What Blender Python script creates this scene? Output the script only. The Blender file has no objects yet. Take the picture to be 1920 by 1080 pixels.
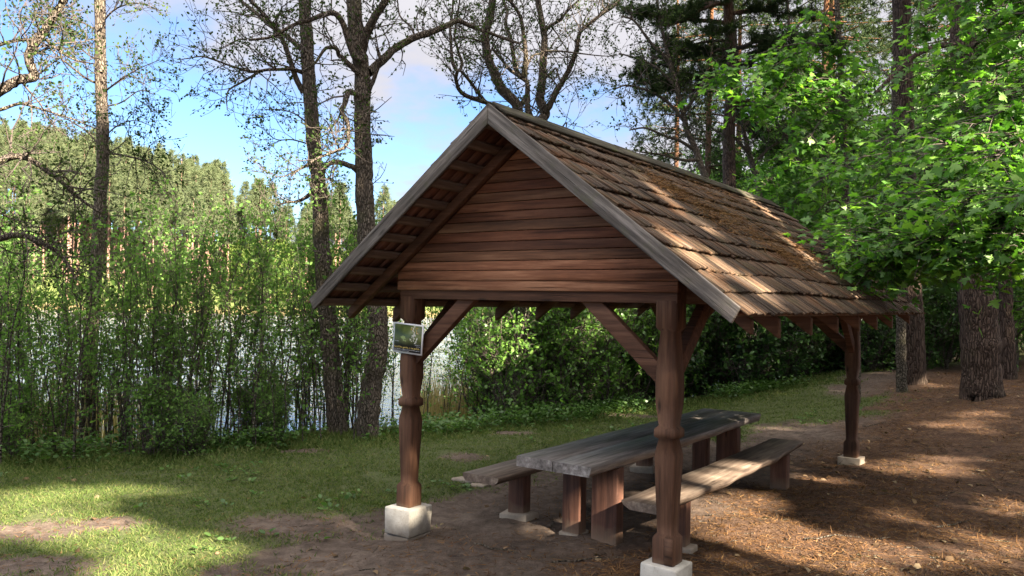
import bpy, math, random, time
import numpy as np
from mathutils import Matrix, Vector
T0 = time.time()
scene = bpy.context.scene
COL = scene.collection
PI = math.pi
R = math.radians

# ------------------------------------------------------------------ camera model
F_, PITCH, ROLL, YAW, SX, SY, EYE = 1502.76, .0164, .0193, .6181, -.8429, 6.8521, 1.95
cp, sp, cr, sr = math.cos(PITCH), math.sin(PITCH), math.cos(ROLL), math.sin(ROLL)
CA, SA = math.cos(YAW), math.sin(YAW)

def ray(px, py):
    x = (px - 960) / F_; yu = (540 - py) / F_
    r = x * cr - yu * sr; up = x * sr + yu * cr
    return np.array([r, cp - up * sp, sp + up * cp])
def at(px, py, d):                       # point at depth d metres along +Y
    v = ray(px, py); return np.array([0, 0, EYE]) + v * d / v[1]
def W(u, v, z):                          # shelter frame -> world
    return np.array([SX + u * CA + v * SA, SY - u * SA + v * CA, z])
def to_uv(x, y):
    dx, dy = x - SX, y - SY
    return dx * CA - dy * SA, dx * SA + dy * CA
def sstep(a, b, x):
    t = np.clip((x - a) / (b - a), 0, 1); return t * t * (3 - 2 * t)

# ------------------------------------------------------------------ value noise
def vnoise(x, y, seed=0):
    x = np.asarray(x, float); y = np.asarray(y, float)
    xi = np.floor(x).astype(np.int64); yi = np.floor(y).astype(np.int64)
    xf = x - xi; yf = y - yi
    def h(a, b):
        n = (a * 374761393 + b * 668265263 + seed * 974711) & 0x7fffffff
        n = ((n ^ (n >> 13)) * 1274126177) & 0x7fffffff
        return ((n ^ (n >> 16)) & 0xffff) / 65535.0
    u = xf * xf * (3 - 2 * xf); v = yf * yf * (3 - 2 * yf)
    return (h(xi, yi) * (1 - u) + h(xi + 1, yi) * u) * (1 - v) + (h(xi, yi + 1) * (1 - u) + h(xi + 1, yi + 1) * u) * v
def fbm(x, y, seed=0, o=4):
    s = 0; a = .5; f = 1
    for k in range(o):
        s = s + a * vnoise(x * f, y * f, seed + k * 17); a *= .5; f *= 2.03
    return s

# ------------------------------------------------------------------ terrain
EX = np.array([-60, -30, -5.9, -2.8, -.5, 2.5, 4.8, 9, 14, 30, 80])
EY = np.array([-4, 2, 9.3, 10.4, 11.9, 14.3, 15.9, 17.4, 20.5, 40, 70])
def edge_e(x, y):
    return (y - np.interp(x, EX, EY)) * .85
WATER = -1.15
def yfar(x): return 150 + .1 * x + 6 * np.sin(x * .05)
HX = np.array([-300, -140, -103, -79, -57, -38, -10, 26, 70, 150, 400])
HA = np.array([24, 24, 22, 16, 6, 3, 6, 11, 13, 13, 13])
def ground_z(x, y):
    x = np.asarray(x, float); y = np.asarray(y, float)
    e = edge_e(x, y)
    u, v = to_uv(x, y)
    z = (fbm(x * .35, y * .35, 3) - .5) * .12
    z = z * sstep(3.5, 6.5, np.hypot(u - 1.2, v - 2.5))
    z = z + .62 * sstep(2.6, 9, x) * sstep(6, 12.5, y) + .9 * sstep(9, 24, x)
    z = z - .085 * sstep(.9, -.3, u) * sstep(2.5, -.5, v)
    # trodden hollows, little hummocks
    near = sstep(30, 14, np.hypot(x, y - 9))
    z = z + near * ((fbm(x * 1.7, y * 1.7, 11) - .5) * .05 + (fbm(x * 3.6, y * 3.6, 14, 3) - .5) * .045 + (fbm(x * 6, y * 6, 23, 3) - .5) * .045)
    lump = lambda cx, cy, r, h: h * np.exp(-(((x - cx) ** 2 + (y - cy) ** 2) / r ** 2))
    z = z + lump(2.02, 7.15, .28, .07) + lump(2.4, 7.05, .22, .05) + lump(.55, 5.75, .3, .05) + lump(3.3, 8.4, .4, .04)
    # bank and lake bed
    lake = sstep(0, 6, 14 + .25 * y - x)
    drop = 1.5 * sstep(.6, 7.5, e) + 1.2 * sstep(7, 14, e)
    z = z - drop * lake
    # far shore and hill
    d = y - yfar(x)
    A = np.interp(x, HX, HA)
    hill = 1.9 * sstep(-10, 4, d) + .8 * sstep(0, 6, d) + A * (1 - np.exp(-np.maximum(d, 0) / 38))
    z = z + hill * lake + (1 - lake) * 6 * sstep(40, 140, y) + 5 * sstep(25, 90, x)
    return z
def gz(x, y): return float(ground_z(np.array([x]), np.array([y]))[0])
def ground(px, py):                      # where a sight line meets the terrain
    v = ray(px, py); o = np.array([0, 0, EYE])
    t = np.linspace(3, 60, 1200); p = o + v[None] * t[:, None]
    b = p[:, 2] < ground_z(p[:, 0], p[:, 1]); i = int(np.argmax(b)) if b.any() else 1199
    q = p[i]; return np.array([q[0], q[1], gz(q[0], q[1])])

# ------------------------------------------------------------------ sun
SUN_EL = R(30); SUN_H = np.array([.67, -.7424])
SUN = np.array([SUN_H[0] * math.cos(SUN_EL), SUN_H[1] * math.cos(SUN_EL), math.sin(SUN_EL)])
E1 = np.array([-SUN_H[1], SUN_H[0], 0.0]); E2 = np.cross(SUN, E1)
if E2[2] < 0: E2 = -E2

# ------------------------------------------------------------------ scene helpers
def thing(name, label, cat, loc=(0, 0, 0), group=None):
    o = bpy.data.objects.new(name, None); COL.objects.link(o); o.location = Vector(loc)
    o.empty_display_size = .2
    o['label'] = label; o['category'] = cat
    if group: o['group'] = group
    return o
def tag(o, label, cat, group=None, kind=None):
    if label: o['label'] = label
    if cat: o['category'] = cat
    if group: o['group'] = group
    if kind: o['kind'] = kind
    return o
def dup(root, loc, rz=0, s=1, label=None, group=None):
    r = root.copy(); COL.objects.link(r); r.location = Vector(loc); r.rotation_euler = (0, 0, rz); r.scale = (s, s, s)
    if label: r['label'] = label
    if group: r['group'] = group
    for ch in list(root.children):
        c = ch.copy(); COL.objects.link(c); c.parent = r
        for g in ch.children:
            d = g.copy(); COL.objects.link(d); d.parent = c
    return r
def shift(o, d):                         # move built mesh data so that its thing's base is the origin
    o.data.transform(Matrix.Translation(-Vector(d)))
    return o

class MB:
    """collects triangles/quads, many pieces -> one mesh object"""
    def __init__(s): s.v = []; s.f3 = []; s.f4 = []; s.m3 = []; s.m4 = []; s.n = 0; s.sm = True
    def add(s, v, f, mi=0):
        v = np.asarray(v, float).reshape(-1, 3); f = np.asarray(f, np.int64)
        if f.size == 0: return
        (s.f3 if f.shape[1] == 3 else s.f4).append(f + s.n)
        (s.m3 if f.shape[1] == 3 else s.m4).append(np.full(len(f), mi, np.int32))
        s.v.append(v); s.n += len(v)
    def box(s, c, ax, half, mi=0):
        c = np.asarray(c, float); A = np.asarray(ax, float)
        sg = np.array([[-1,-1,-1],[1,-1,-1],[1,1,-1],[-1,1,-1],[-1,-1,1],[1,-1,1],[1,1,1],[-1,1,1]], float)
        v = c + (sg * np.asarray(half)) @ A
        s.add(v, [[0,3,2,1],[4,5,6,7],[0,1,5,4],[1,2,6,5],[2,3,7,6],[3,0,4,7]], mi)
    def hexa(s, v8, mi=0):
        s.add(v8, [[0,3,2,1],[4,5,6,7],[0,1,5,4],[1,2,6,5],[2,3,7,6],[3,0,4,7]], mi)
    def tube(s, P, r, k=8, mi=0, cap=True):
        P = np.asarray(P, float); n = len(P); r = np.broadcast_to(np.asarray(r, float), (n,))
        t = np.gradient(P, axis=0); t /= np.linalg.norm(t, axis=1)[:, None] + 1e-12
        a = np.array([1., 0, 0]) if abs(t[0][0]) < .8 else np.array([0, 1., 0])
        N = np.empty_like(P)
        for i in range(n):
            a = a - t[i] * (a @ t[i]); a = a / (math.sqrt(a @ a) + 1e-12); N[i] = a
        Bn = np.cross(t, N)
        th = np.linspace(0, 2 * PI, k, endpoint=False)
        ring = P[:, None] + (N[:, None] * np.cos(th)[None, :, None] + Bn[:, None] * np.sin(th)[None, :, None]) * r[:, None, None]
        i = np.arange(n - 1)[:, None] * k; j = np.arange(k)[None]; j2 = (j + 1) % k
        f = np.stack([i + j, i + j2, i + k + j2, i + k + j], -1).reshape(-1, 4)
        s.add(ring.reshape(-1, 3), f, mi)
        if cap:
            b = s.n - n * k
            c = P[-1]; vv = np.vstack([ring[-1], c]); s.add(vv, [[q, (q + 1) % k, k] for q in range(k)], mi)
    def cloud(s, tv, tf, P, X, N, sc, mi=0):
        """scatter a leaf template: X = leaf axis, N = face normal"""
        P = np.asarray(P, float); n = len(P)
        if n == 0: return
        X = X / (np.linalg.norm(X, axis=1)[:, None] + 1e-9)
        N = N - X * (N * X).sum(1)[:, None]; N = N / (np.linalg.norm(N, axis=1)[:, None] + 1e-9)
        Y = np.cross(N, X); sc = np.broadcast_to(np.asarray(sc, float), (n,))
        tv = np.asarray(tv, float); tf = np.asarray(tf, np.int64)
        v = P[:, None] + (X[:, None] * tv[None, :, 0:1] + Y[:, None] * tv[None, :, 1:2] + N[:, None] * tv[None, :, 2:3]) * sc[:, None, None]
        f = (np.arange(n) * len(tv))[:, None, None] + tf[None]
        s.add(v.reshape(-1, 3), f.reshape(-1, tf.shape[1]), mi)
    def build(s, name, mats, parent=None, smooth=False, origin=None):
        me = bpy.data.meshes.new(name)
        v = np.concatenate(s.v) if s.v else np.zeros((0, 3))
        if origin is not None: v = v - np.asarray(origin, float)
        f3 = np.concatenate(s.f3) if s.f3 else np.zeros((0, 3), np.int64)
        f4 = np.concatenate(s.f4) if s.f4 else np.zeros((0, 4), np.int64)
        m = np.concatenate(([np.concatenate(s.m3)] if s.m3 else []) + ([np.concatenate(s.m4)] if s.m4 else [])) if (s.m3 or s.m4) else np.zeros(0, np.int32)
        lv = np.concatenate([f3.ravel(), f4.ravel()]).astype(np.int32)
        tot = np.concatenate([np.full(len(f3), 3), np.full(len(f4), 4)]).astype(np.int32)
        st = np.concatenate([[0], np.cumsum(tot)[:-1]]).astype(np.int32)
        me.vertices.add(len(v)); me.vertices.foreach_set('co', v.astype(np.float32).ravel())
        me.loops.add(len(lv)); me.loops.foreach_set('vertex_index', lv)
        me.polygons.add(len(tot)); me.polygons.foreach_set('loop_start', st); me.polygons.foreach_set('loop_total', tot)
        me.polygons.foreach_set('material_index', m.astype(np.int32))
        if smooth: me.polygons.foreach_set('use_smooth', np.ones(len(tot), bool))
        me.update(calc_edges=True)
        for mt in (mats if isinstance(mats, (list, tuple)) else [mats]): me.materials.append(mt)
        o = bpy.data.objects.new(name, me); COL.objects.link(o)
        if parent is not None: o.parent = parent
        return o

def bevel(o, w=.006, seg=2):
    m = o.modifiers.new('bevel', 'BEVEL'); m.width = w; m.segments = seg; m.limit_method = 'ANGLE'; m.angle_limit = R(40)
    return o

# ------------------------------------------------------------------ materials
class NT:
    def __init__(s, name, disp=False):
        s.m = bpy.data.materials.new(name); s.m.use_nodes = True
        s.t = s.m.node_tree; s.t.nodes.clear(); s.out = s.t.nodes.new('ShaderNodeOutputMaterial')
    def n(s, typ, ins=None, **kw):
        nd = s.t.nodes.new('ShaderNode' + typ)
        for k, v in kw.items(): setattr(nd, k, v)
        for k, v in (ins or {}).items():
            if hasattr(v, 'node'): s.t.links.new(v, nd.inputs[k])
            else: nd.inputs[k].default_value = v
        return nd
    def noise(s, vec, scale, detail=4, rough=.6, w=None):
        nd = s.n('TexNoise', {'Vector': vec, 'Scale': scale, 'Detail': detail, 'Roughness': rough}); return nd.outputs['Fac']
    def ramp(s, fac, stops):
        nd = s.n('ValToRGB', {'Fac': fac}); cr_ = nd.color_ramp
        while len(cr_.elements) < len(stops): cr_.elements.new(.5)
        for e, (p, c) in zip(cr_.elements, stops): e.position = p; e.color = (*c, 1)
        return nd.outputs['Color']
    def mix(s, fac, a, b, mode='MIX'):
        nd = s.n('MixRGB', blend_type=mode)
        for k, v in (('Fac', fac), ('Color1', a), ('Color2', b)):
            if hasattr(v, 'node'): s.t.links.new(v, nd.inputs[k])
            else: nd.inputs[k].default_value = v if k == 'Fac' else (*v, 1)
        return nd.outputs['Color']
    def math(s, op, a, b=0.0, clamp=False):
        nd = s.n('Math', operation=op, use_clamp=clamp)
        for i, v in enumerate((a, b)):
            if hasattr(v, 'node'): s.t.links.new(v, nd.inputs[i])
            else: nd.inputs[i].default_value = v
        return nd.outputs[0]
    def mapr(s, fac, a, b, c=0., d=1.):
        return s.n('MapRange', {'Value': fac, 'From Min': a, 'From Max': b, 'To Min': c, 'To Max': d}).outputs[0]
    def obj(s): return s.n('TexCoord').outputs['Object']
    def geo(s): return s.n('NewGeometry')
    def scale(s, vec, sc): return s.n('Mapping', {'Vector': vec, 'Scale': sc}).outputs[0]
    def bump(s, h, strength=.5, dist=.01, normal=None):
        d = {'Height': h, 'Strength': strength, 'Distance': dist}
        if normal is not None: d['Normal'] = normal
        return s.n('Bump', d).outputs[0]
    def finish(s, col, rough=.8, normal=None, spec=.3, **kw):
        d = {'Base Color': col if hasattr(col, 'node') else (*col, 1), 'Roughness': rough, 'Specular IOR Level': spec}
        if normal is not None: d['Normal'] = normal
        d.update(kw)
        p = s.n('BsdfPrincipled', d); s.t.links.new(p.outputs[0], s.out.inputs['Surface']); return s.m

def leaf_mat(name, c0, c1, c2, trans=.45, gloss=.35):
    t = NT(name); rnd = t.geo().outputs['Random Per Island']
    col = t.ramp(rnd, [(0, c0), (.5, c1), (1, c2)])
    big = t.noise(t.obj(), 1.3, 2)
    col = t.mix(t.mapr(big, .35, .65, 0, .6), col, t.mix(1, col, (.55, .62, .5), 'MULTIPLY'))
    df = t.n('BsdfDiffuse', {'Color': col})
    tr = t.n('BsdfTranslucent', {'Color': t.mix(1, col, (1.15, 1.28, .62), 'MULTIPLY')})
    m1 = t.n('MixShader', {0: trans, 1: df.outputs[0], 2: tr.outputs[0]})
    if gloss:
        gl = t.n('BsdfGlossy', {'Color': (1, 1, 1, 1), 'Roughness': gloss})
        m1 = t.n('MixShader', {0: .02, 1: m1.outputs[0], 2: gl.outputs[0]})
    t.t.links.new(m1.outputs[0], t.out.inputs['Surface'])
    return t.m

def wood_mat(name, axis, cols, grain=(1, 1, 1), rough=.75, knots=True, island=.5, bumpd=.004, dirt=None, moss=0., spec=.25):
    """axis = index of the grain direction in object space, cols = dark, mid, light"""
    t = NT(name); ob = t.obj(); rnd = t.geo().outputs['Random Per Island']
    sc = [30., 30., 30.]; sc[axis] = 1.9
    off = t.n('CombineXYZ', {'X': t.math('MULTIPLY', rnd, 37.), 'Y': t.math('MULTIPLY', rnd, 91.), 'Z': t.math('MULTIPLY', rnd, 53.)}).outputs[0]
    v = t.n('VectorMath', {0: ob, 1: off}, operation='ADD').outputs[0]
    g = t.noise(t.scale(v, sc), 1., 6, .65)
    sc2 = [6., 6., 6.]; sc2[axis] = .7
    g2 = t.noise(t.scale(v, sc2), 1., 3, .6)
    fac = t.math('ADD', t.math('MULTIPLY', g, .55), t.math('MULTIPLY', g2, .45))
    col = t.ramp(fac, [(.37, cols[0]), (.5, cols[1]), (.63, cols[2])])
    col = t.mix(island, col, t.mix(1, col, t.ramp(rnd, [(0, (.45, .42, .42)), (.35, (1.05, .9, .85)), (.7, (.8, .9, .9)), (1, (1.35, 1.25, 1.2))]), 'MULTIPLY'))
    if knots:
        sck = [9., 9., 9.]; sck[axis] = 2.2
        vo = t.n('TexVoronoi', {'Vector': t.scale(v, sck), 'Scale': 1.}).outputs['Distance']
        col = t.mix(t.mapr(vo, .05, .15, .85, 0.), col, tuple(c * .4 for c in cols[0]))
    scc = [70., 70., 70.]; scc[axis] = 1.1
    ck = t.noise(t.scale(v, scc), 1., 2, .5)
    col = t.mix(t.mapr(ck, .65, .71, 0, .6), col, tuple(c * .3 for c in cols[0]))
    wx = t.noise(t.scale(ob, (2.2, 2.2, 1.4)), 1., 5, .7)
    col = t.mix(t.mapr(wx, .5, .68, 0, .35), col, t.mix(1, col, (1.55, 1.5, 1.45), 'MULTIPLY'))
    if moss:
        mo = t.noise(ob, 5., 5, .7)
        col = t.mix(t.mapr(mo, .55, .7, 0, moss), col, (.075, .085, .035))
    if dirt:
        z = t.n('SeparateXYZ', {0: ob}).outputs['Z']
        dn = t.math('ADD', z, t.math('MULTIPLY', t.noise(ob, 14., 4), .12))
        col = t.mix(t.mapr(dn, dirt[0], dirt[1], .75, 0.), col, (.2, .145, .1))
    return t.finish(col, rough, t.bump(t.math('SUBTRACT', g, t.mapr(ck, .64, .72, 0, .8)), .9, bumpd), spec)

M = {}
M['brown_post'] = wood_mat('brown_post', 2, ((.038, .018, .010), (.072, .033, .018), (.12, .06, .034)), knots=True, island=.2, dirt=(-.02, .10))
M['brown_u'] = wood_mat('brown_beam', 0, ((.040, .020, .012), (.078, .038, .022), (.13, .07, .043)), island=.35)
M['siding'] = wood_mat('siding', 0, ((.064, .027, .014), (.155, .065, .033), (.27, .135, .075)), island=1.0)
M['rafter'] = wood_mat('rafter', 0, ((.042, .020, .012), (.085, .040, .023), (.14, .072, .044)), island=.2)
M['batten'] = wood_mat('batten', 1, ((.07, .046, .035), (.14, .098, .075), (.23, .17, .135)), island=.4, knots=False)
M['barge'] = wood_mat('barge', 0, ((.04, .036, .032), (.105, .095, .086), (.22, .2, .182)), island=.15, knots=True, moss=.35, bumpd=.012, spec=.08, rough=.9)
M['table'] = wood_mat('table_wood', 1, ((.07, .06, .055), (.175, .155, .145), (.34, .31, .295)), island=.2, rough=.45)
M['bench'] = wood_mat('bench_wood', 1, ((.055, .04, .032), (.12, .088, .068), (.22, .175, .14)), island=.2, rough=.65)
M['leg'] = wood_mat('leg_wood', 2, ((.045, .022, .016), (.095, .046, .031), (.15, .08, .055)), island=.35, dirt=(.03, .2))

def concrete(a0=(.24, .215, .18), a1=(.37, .345, .305), a2=(.47, .44, .40), nm='concrete'):
    t = NT(nm); ob = t.obj()
    a = t.noise(ob, 4, 6, .7); b = t.noise(ob, 60, 4, .6)
    col = t.ramp(a, [(.3, a0), (.5, a1), (.7, a2)])
    col = t.mix(t.mapr(b, .58, .7, 0, .5), col, (.2, .18, .15))
    z = t.n('SeparateXYZ', {0: ob}).outputs['Z']
    dn = t.math('ADD', z, t.math('MULTIPLY', t.noise(ob, 9, 4), .2))
    col = t.mix(t.mapr(dn, -.16, .0, .85, 0), col, (.12, .088, .064))
    return t.finish(col, .92, t.bump(b, .5, .004), .2)
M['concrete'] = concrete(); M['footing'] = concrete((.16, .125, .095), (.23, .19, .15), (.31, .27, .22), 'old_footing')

def shingles():
    t = NT('shingle'); ob = t.obj(); rnd = t.geo().outputs['Random Per Island']
    off = t.n('CombineXYZ', {'X': t.math('MULTIPLY', rnd, 37.), 'Y': t.math('MULTIPLY', rnd, 11.)}).outputs[0]
    v = t.n('VectorMath', {0: ob, 1: off}, operation='ADD').outputs[0]
    g = t.noise(t.scale(v, (2.2, 58., 2.2)), 1., 6, .7)
    g2 = t.noise(t.scale(v, (1.2, 16., 1.2)), 1., 3, .6)
    col = t.ramp(t.math('ADD', t.math('MULTIPLY', g, .6), t.math('MULTIPLY', g2, .4)),
                 [(.36, (.013, .010, .008)), (.5, (.078, .055, .041)), (.65, (.22, .16, .115))])
    col = t.mix(.75, col, t.mix(1, col, t.ramp(rnd, [(0, (.45, .42, .42)), (.3, (.95, .95, .98)), (.6, (1.2, 1.02, .85)), (1, (1.5, 1.35, 1.2))]), 'MULTIPLY'))
    mo = t.noise(ob, 3.2, 6, .75)
    col = t.mix(t.mapr(mo, .5, .66, 0, .7), col, (.07, .062, .032))
    lit = t.noise(ob, 2.1, 5, .7)
    col = t.mix(t.mapr(lit, .52, .62, 0, .8), col, t.mix(g, (.05, .025, .014), (.2, .10, .05)))
    return t.finish(col, .9, t.bump(t.math('ADD', g, t.math('MULTIPLY', g2, .6)), 1., .02), .15)
M['shingle'] = shingles()

def bark(name, dark, mid, light, vs=(9, 9, 2.2), red=None, moss=.3):
    t = NT(name); ob = t.obj()
    d = t.noise(ob, 3, 3)
    v = t.scale(t.n('VectorMath', {0: ob, 1: t.n('CombineXYZ', {'X': t.math('MULTIPLY', d, .12), 'Y': t.math('MULTIPLY', d, .12)}).outputs[0]}, operation='ADD').outputs[0], vs)
    vo = t.n('TexVoronoi', {'Vector': v, 'Scale': 1.6}, feature='DISTANCE_TO_EDGE').outputs['Distance']
    fine = t.noise(t.scale(ob, (26, 26, 9)), 1., 5, .7)
    h = t.math('ADD', t.mapr(vo, 0, .22), t.math('MULTIPLY', fine, .6))
    col = t.ramp(h, [(.15, dark), (.6, mid), (1.25, light)])
    if red:
        z = t.n('SeparateXYZ', {0: ob}).outputs['Z']
        zz = t.math('ADD', z, t.math('MULTIPLY', t.noise(ob, 1.5, 3), 2.))
        col = t.mix(t.mapr(zz, red[0], red[1]), col, t.mix(fine, (.13, .06, .03), (.26, .125, .06)))
    if moss:
        mo = t.noise(ob, 2.6, 5, .7)
        col = t.mix(t.mapr(mo, .52, .68, 0, moss), col, (.085, .095, .03))
    return t.finish(col, .95, t.bump(h, 1., .03), .15)
M['bark_alder'] = bark('bark_alder', (.035, .029, .024), (.085, .068, .054), (.145, .118, .095), (24, 24, 6.5), moss=.45)
M['bark_pine'] = bark('bark_pine', (.014, .010, .009), (.05, .033, .026), (.088, .062, .05), (17, 17, 2.2), red=(9.5, 14), moss=.1)
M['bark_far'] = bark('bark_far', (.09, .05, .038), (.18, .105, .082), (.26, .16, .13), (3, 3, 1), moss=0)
M['bark_stem'] = bark('bark_stem', (.028, .024, .018), (.062, .053, .04), (.115, .10, .08), (20, 20, 9), moss=.5)
M['twig'] = NT('twig').finish((.07, .056, .048), .9)

M['leaf_alder'] = leaf_mat('leaf_alder', (.022, .04, .015), (.038, .064, .02), (.075, .11, .036), .3, 0)
M['leaf_thicket'] = leaf_mat('leaf_thicket', (.08, .16, .048), (.13, .235, .065), (.2, .315, .092), .5, 0)
M['leaf_shrub'] = leaf_mat('leaf_shrub', (.07, .15, .03), (.115, .23, .045), (.19, .33, .075), .5)
M['leaf_dark'] = leaf_mat('leaf_dark', (.03, .07, .02), (.052, .115, .03), (.09, .175, .045), .35)
M['leaf_maple'] = leaf_mat('leaf_maple', (.035, .10, .016), (.09, .225, .03), (.2, .36, .055), .55, .5)
M['leaf_forest'] = leaf_mat('leaf_forest', (.045, .11, .02), (.08, .175, .03), (.14, .26, .05), .5)
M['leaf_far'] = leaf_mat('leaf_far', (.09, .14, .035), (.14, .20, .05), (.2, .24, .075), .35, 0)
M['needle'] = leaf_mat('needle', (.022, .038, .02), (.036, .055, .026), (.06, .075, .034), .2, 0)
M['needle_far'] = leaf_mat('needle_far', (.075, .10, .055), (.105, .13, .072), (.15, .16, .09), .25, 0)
M['weed'] = leaf_mat('weed', (.045, .095, .025), (.07, .14, .035), (.11, .19, .05), .4)
M['grass'] = leaf_mat('grass_blades', (.055, .088, .026), (.095, .138, .042), (.20, .2, .085), .35, 0)
M['reed'] = leaf_mat('reed_straw', (.2, .15, .075), (.33, .26, .14), (.46, .38, .23), .3, 0)
M['dry_needle'] = leaf_mat('dry_needle', (.07, .034, .018), (.135, .07, .034), (.24, .14, .07), .1, 0)
M['dry_leaf'] = leaf_mat('dry_leaf', (.07, .045, .028), (.15, .098, .06), (.28, .21, .14), .15, 0)

def ground_mat():
    t = NT('ground'); ob = t.obj()
    at_ = lambda nm: t.n('Attribute', attribute_name=nm).outputs['Fac']
    a = t.noise(ob, .9, 5, .65); b = t.noise(ob, 9., 6, .7); c = t.noise(ob, 55., 4, .7)
    soil = t.ramp(t.math('ADD', t.math('MULTIPLY', a, .4), t.math('MULTIPLY', b, .6)),
                  [(.32, (.04, .030, .025)), (.5, (.098, .074, .06)), (.68, (.19, .15, .122))])
    needles = t.noise(t.scale(ob, (22, 60, 22)), 1., 5, .7)
    lit = t.ramp(t.math('ADD', t.math('MULTIPLY', needles, .5), t.math('MULTIPLY', b, .5)),
                 [(.3, (.026, .016, .011)), (.5, (.074, .043, .028)), (.68, (.155, .098, .062))])
    col = t.mix(t.math('ADD', at_('litter'), t.math('MULTIPLY', t.math('SUBTRACT', b, .5), .8), True), soil, lit)
    grs = t.ramp(c, [(.3, (.03, .045, .016)), (.5, (.06, .085, .026)), (.7, (.12, .12, .05))])
    gm = t.math('ADD', at_('grass'), t.math('MULTIPLY', t.math('SUBTRACT', b, .5), .9))
    col = t.mix(t.mapr(gm, .3, .7, 0, .85), col, grs)
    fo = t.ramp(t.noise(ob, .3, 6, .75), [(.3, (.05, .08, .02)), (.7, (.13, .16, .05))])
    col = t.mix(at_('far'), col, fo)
    h = t.math('ADD', t.math('MULTIPLY', b, .6), t.math('ADD', t.math('MULTIPLY', c, .4), t.math('MULTIPLY', needles, .35)))
    return t.finish(col, .95, t.bump(h, 1., .06), .1)
M['ground'] = ground_mat()

def water_mat():
    t = NT('water'); ob = t.obj()
    n1 = t.noise(t.scale(ob, (1.3, 2.6, 1)), 1., 4, .6); n2 = t.noise(t.scale(ob, (5, 9, 1)), 1., 3, .6)
    calm = t.n('SeparateXYZ', {0: ob}).outputs['Y']
    k = t.mapr(t.math('ADD', calm, t.math('MULTIPLY', t.noise(ob, .12, 2), 14.)), 24, 36, .04, 1.)
    h = t.math('MULTIPLY', t.math('ADD', n1, t.math('MULTIPLY', n2, .35)), k)
    return t.finish((.16, .23, .36), .07, t.bump(h, 1., .085), .5, IOR=1.33, Metallic=.45)
M['water'] = water_mat()

# ------------------------------------------------------------------ world, sun, camera
w = bpy.data.worlds.new('World'); scene.world = w; w.use_nodes = True
nt = w.node_tree; nt.nodes.clear()
def wn(typ, ins=None, **kw):
    nd = nt.nodes.new('ShaderNode' + typ)
    for k, v in kw.items(): setattr(nd, k, v)
    for k, v in (ins or {}).items():
        if hasattr(v, 'node'): nt.links.new(v, nd.inputs[k])
        else: nd.inputs[k].default_value = v
    return nd
sky = wn('TexSky', sky_type='NISHITA', sun_disc=False, sun_elevation=SUN_EL, sun_rotation=math.atan2(SUN_H[0], SUN_H[1]), air_density=1.0, dust_density=.1, ozone_density=1.6)
gen = wn('TexCoord').outputs['Generated']
xyz = wn('SeparateXYZ', {0: gen})
zz = wn('Math', {0: xyz.outputs['Z'], 1: .22}, operation='ADD').outputs[0]
cx = wn('Math', {0: xyz.outputs['X'], 1: zz}, operation='DIVIDE').outputs[0]
cy = wn('Math', {0: xyz.outputs['Y'], 1: zz}, operation='DIVIDE').outputs[0]
cv = wn('CombineXYZ', {'X': cx, 'Y': cy, 'Z': 3.7}).outputs[0]
cn = wn('TexNoise', {'Vector': cv, 'Scale': 1.15, 'Detail': 7., 'Roughness': .58}).outputs['Fac']
# a bank of cloud over the lake ahead and to the right, thin towards the left; unseen broken cloud overhead, added as bright fill for the shade
az = wn('MapRange', {'Value': xyz.outputs['X'], 'From Min': -.36, 'From Max': -.18, 'To Min': -.10, 'To Max': .14}).outputs[0]
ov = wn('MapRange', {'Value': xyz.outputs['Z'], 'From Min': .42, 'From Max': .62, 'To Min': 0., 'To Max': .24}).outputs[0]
cs = wn('Math', {0: cn, 1: wn('Math', {0: az, 1: ov}, operation='ADD').outputs[0]}, operation='ADD').outputs[0]
cm = wn('MapRange', {'Value': cs, 'From Min': .43, 'From Max': .63, 'To Min': 0., 'To Max': 1.}, interpolation_type='SMOOTHSTEP').outputs[0]
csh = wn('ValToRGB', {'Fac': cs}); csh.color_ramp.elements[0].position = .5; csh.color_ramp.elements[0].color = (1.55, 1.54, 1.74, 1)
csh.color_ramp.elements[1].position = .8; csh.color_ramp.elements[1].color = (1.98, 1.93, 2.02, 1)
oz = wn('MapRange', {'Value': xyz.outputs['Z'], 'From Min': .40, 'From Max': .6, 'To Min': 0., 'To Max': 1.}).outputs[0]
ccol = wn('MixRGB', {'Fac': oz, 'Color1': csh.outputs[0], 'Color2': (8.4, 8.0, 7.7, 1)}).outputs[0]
skb = wn('MixRGB', {'Fac': 1., 'Color1': sky.outputs[0], 'Color2': (.37, .45, .57, 1)}, blend_type='MULTIPLY').outputs[0]
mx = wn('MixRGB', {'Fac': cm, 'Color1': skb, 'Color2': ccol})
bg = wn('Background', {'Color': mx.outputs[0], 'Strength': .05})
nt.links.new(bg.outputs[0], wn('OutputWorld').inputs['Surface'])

sl = bpy.data.lights.new('sun', 'SUN'); sl.energy = 5.0; sl.angle = R(.5); sl.color = (1, .87, .68)
so = bpy.data.objects.new('sun', sl); COL.objects.link(so); so.location = (20, -20, 30)
so.rotation_euler = Vector(SUN).to_track_quat('Z', 'Y').to_euler()

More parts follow.
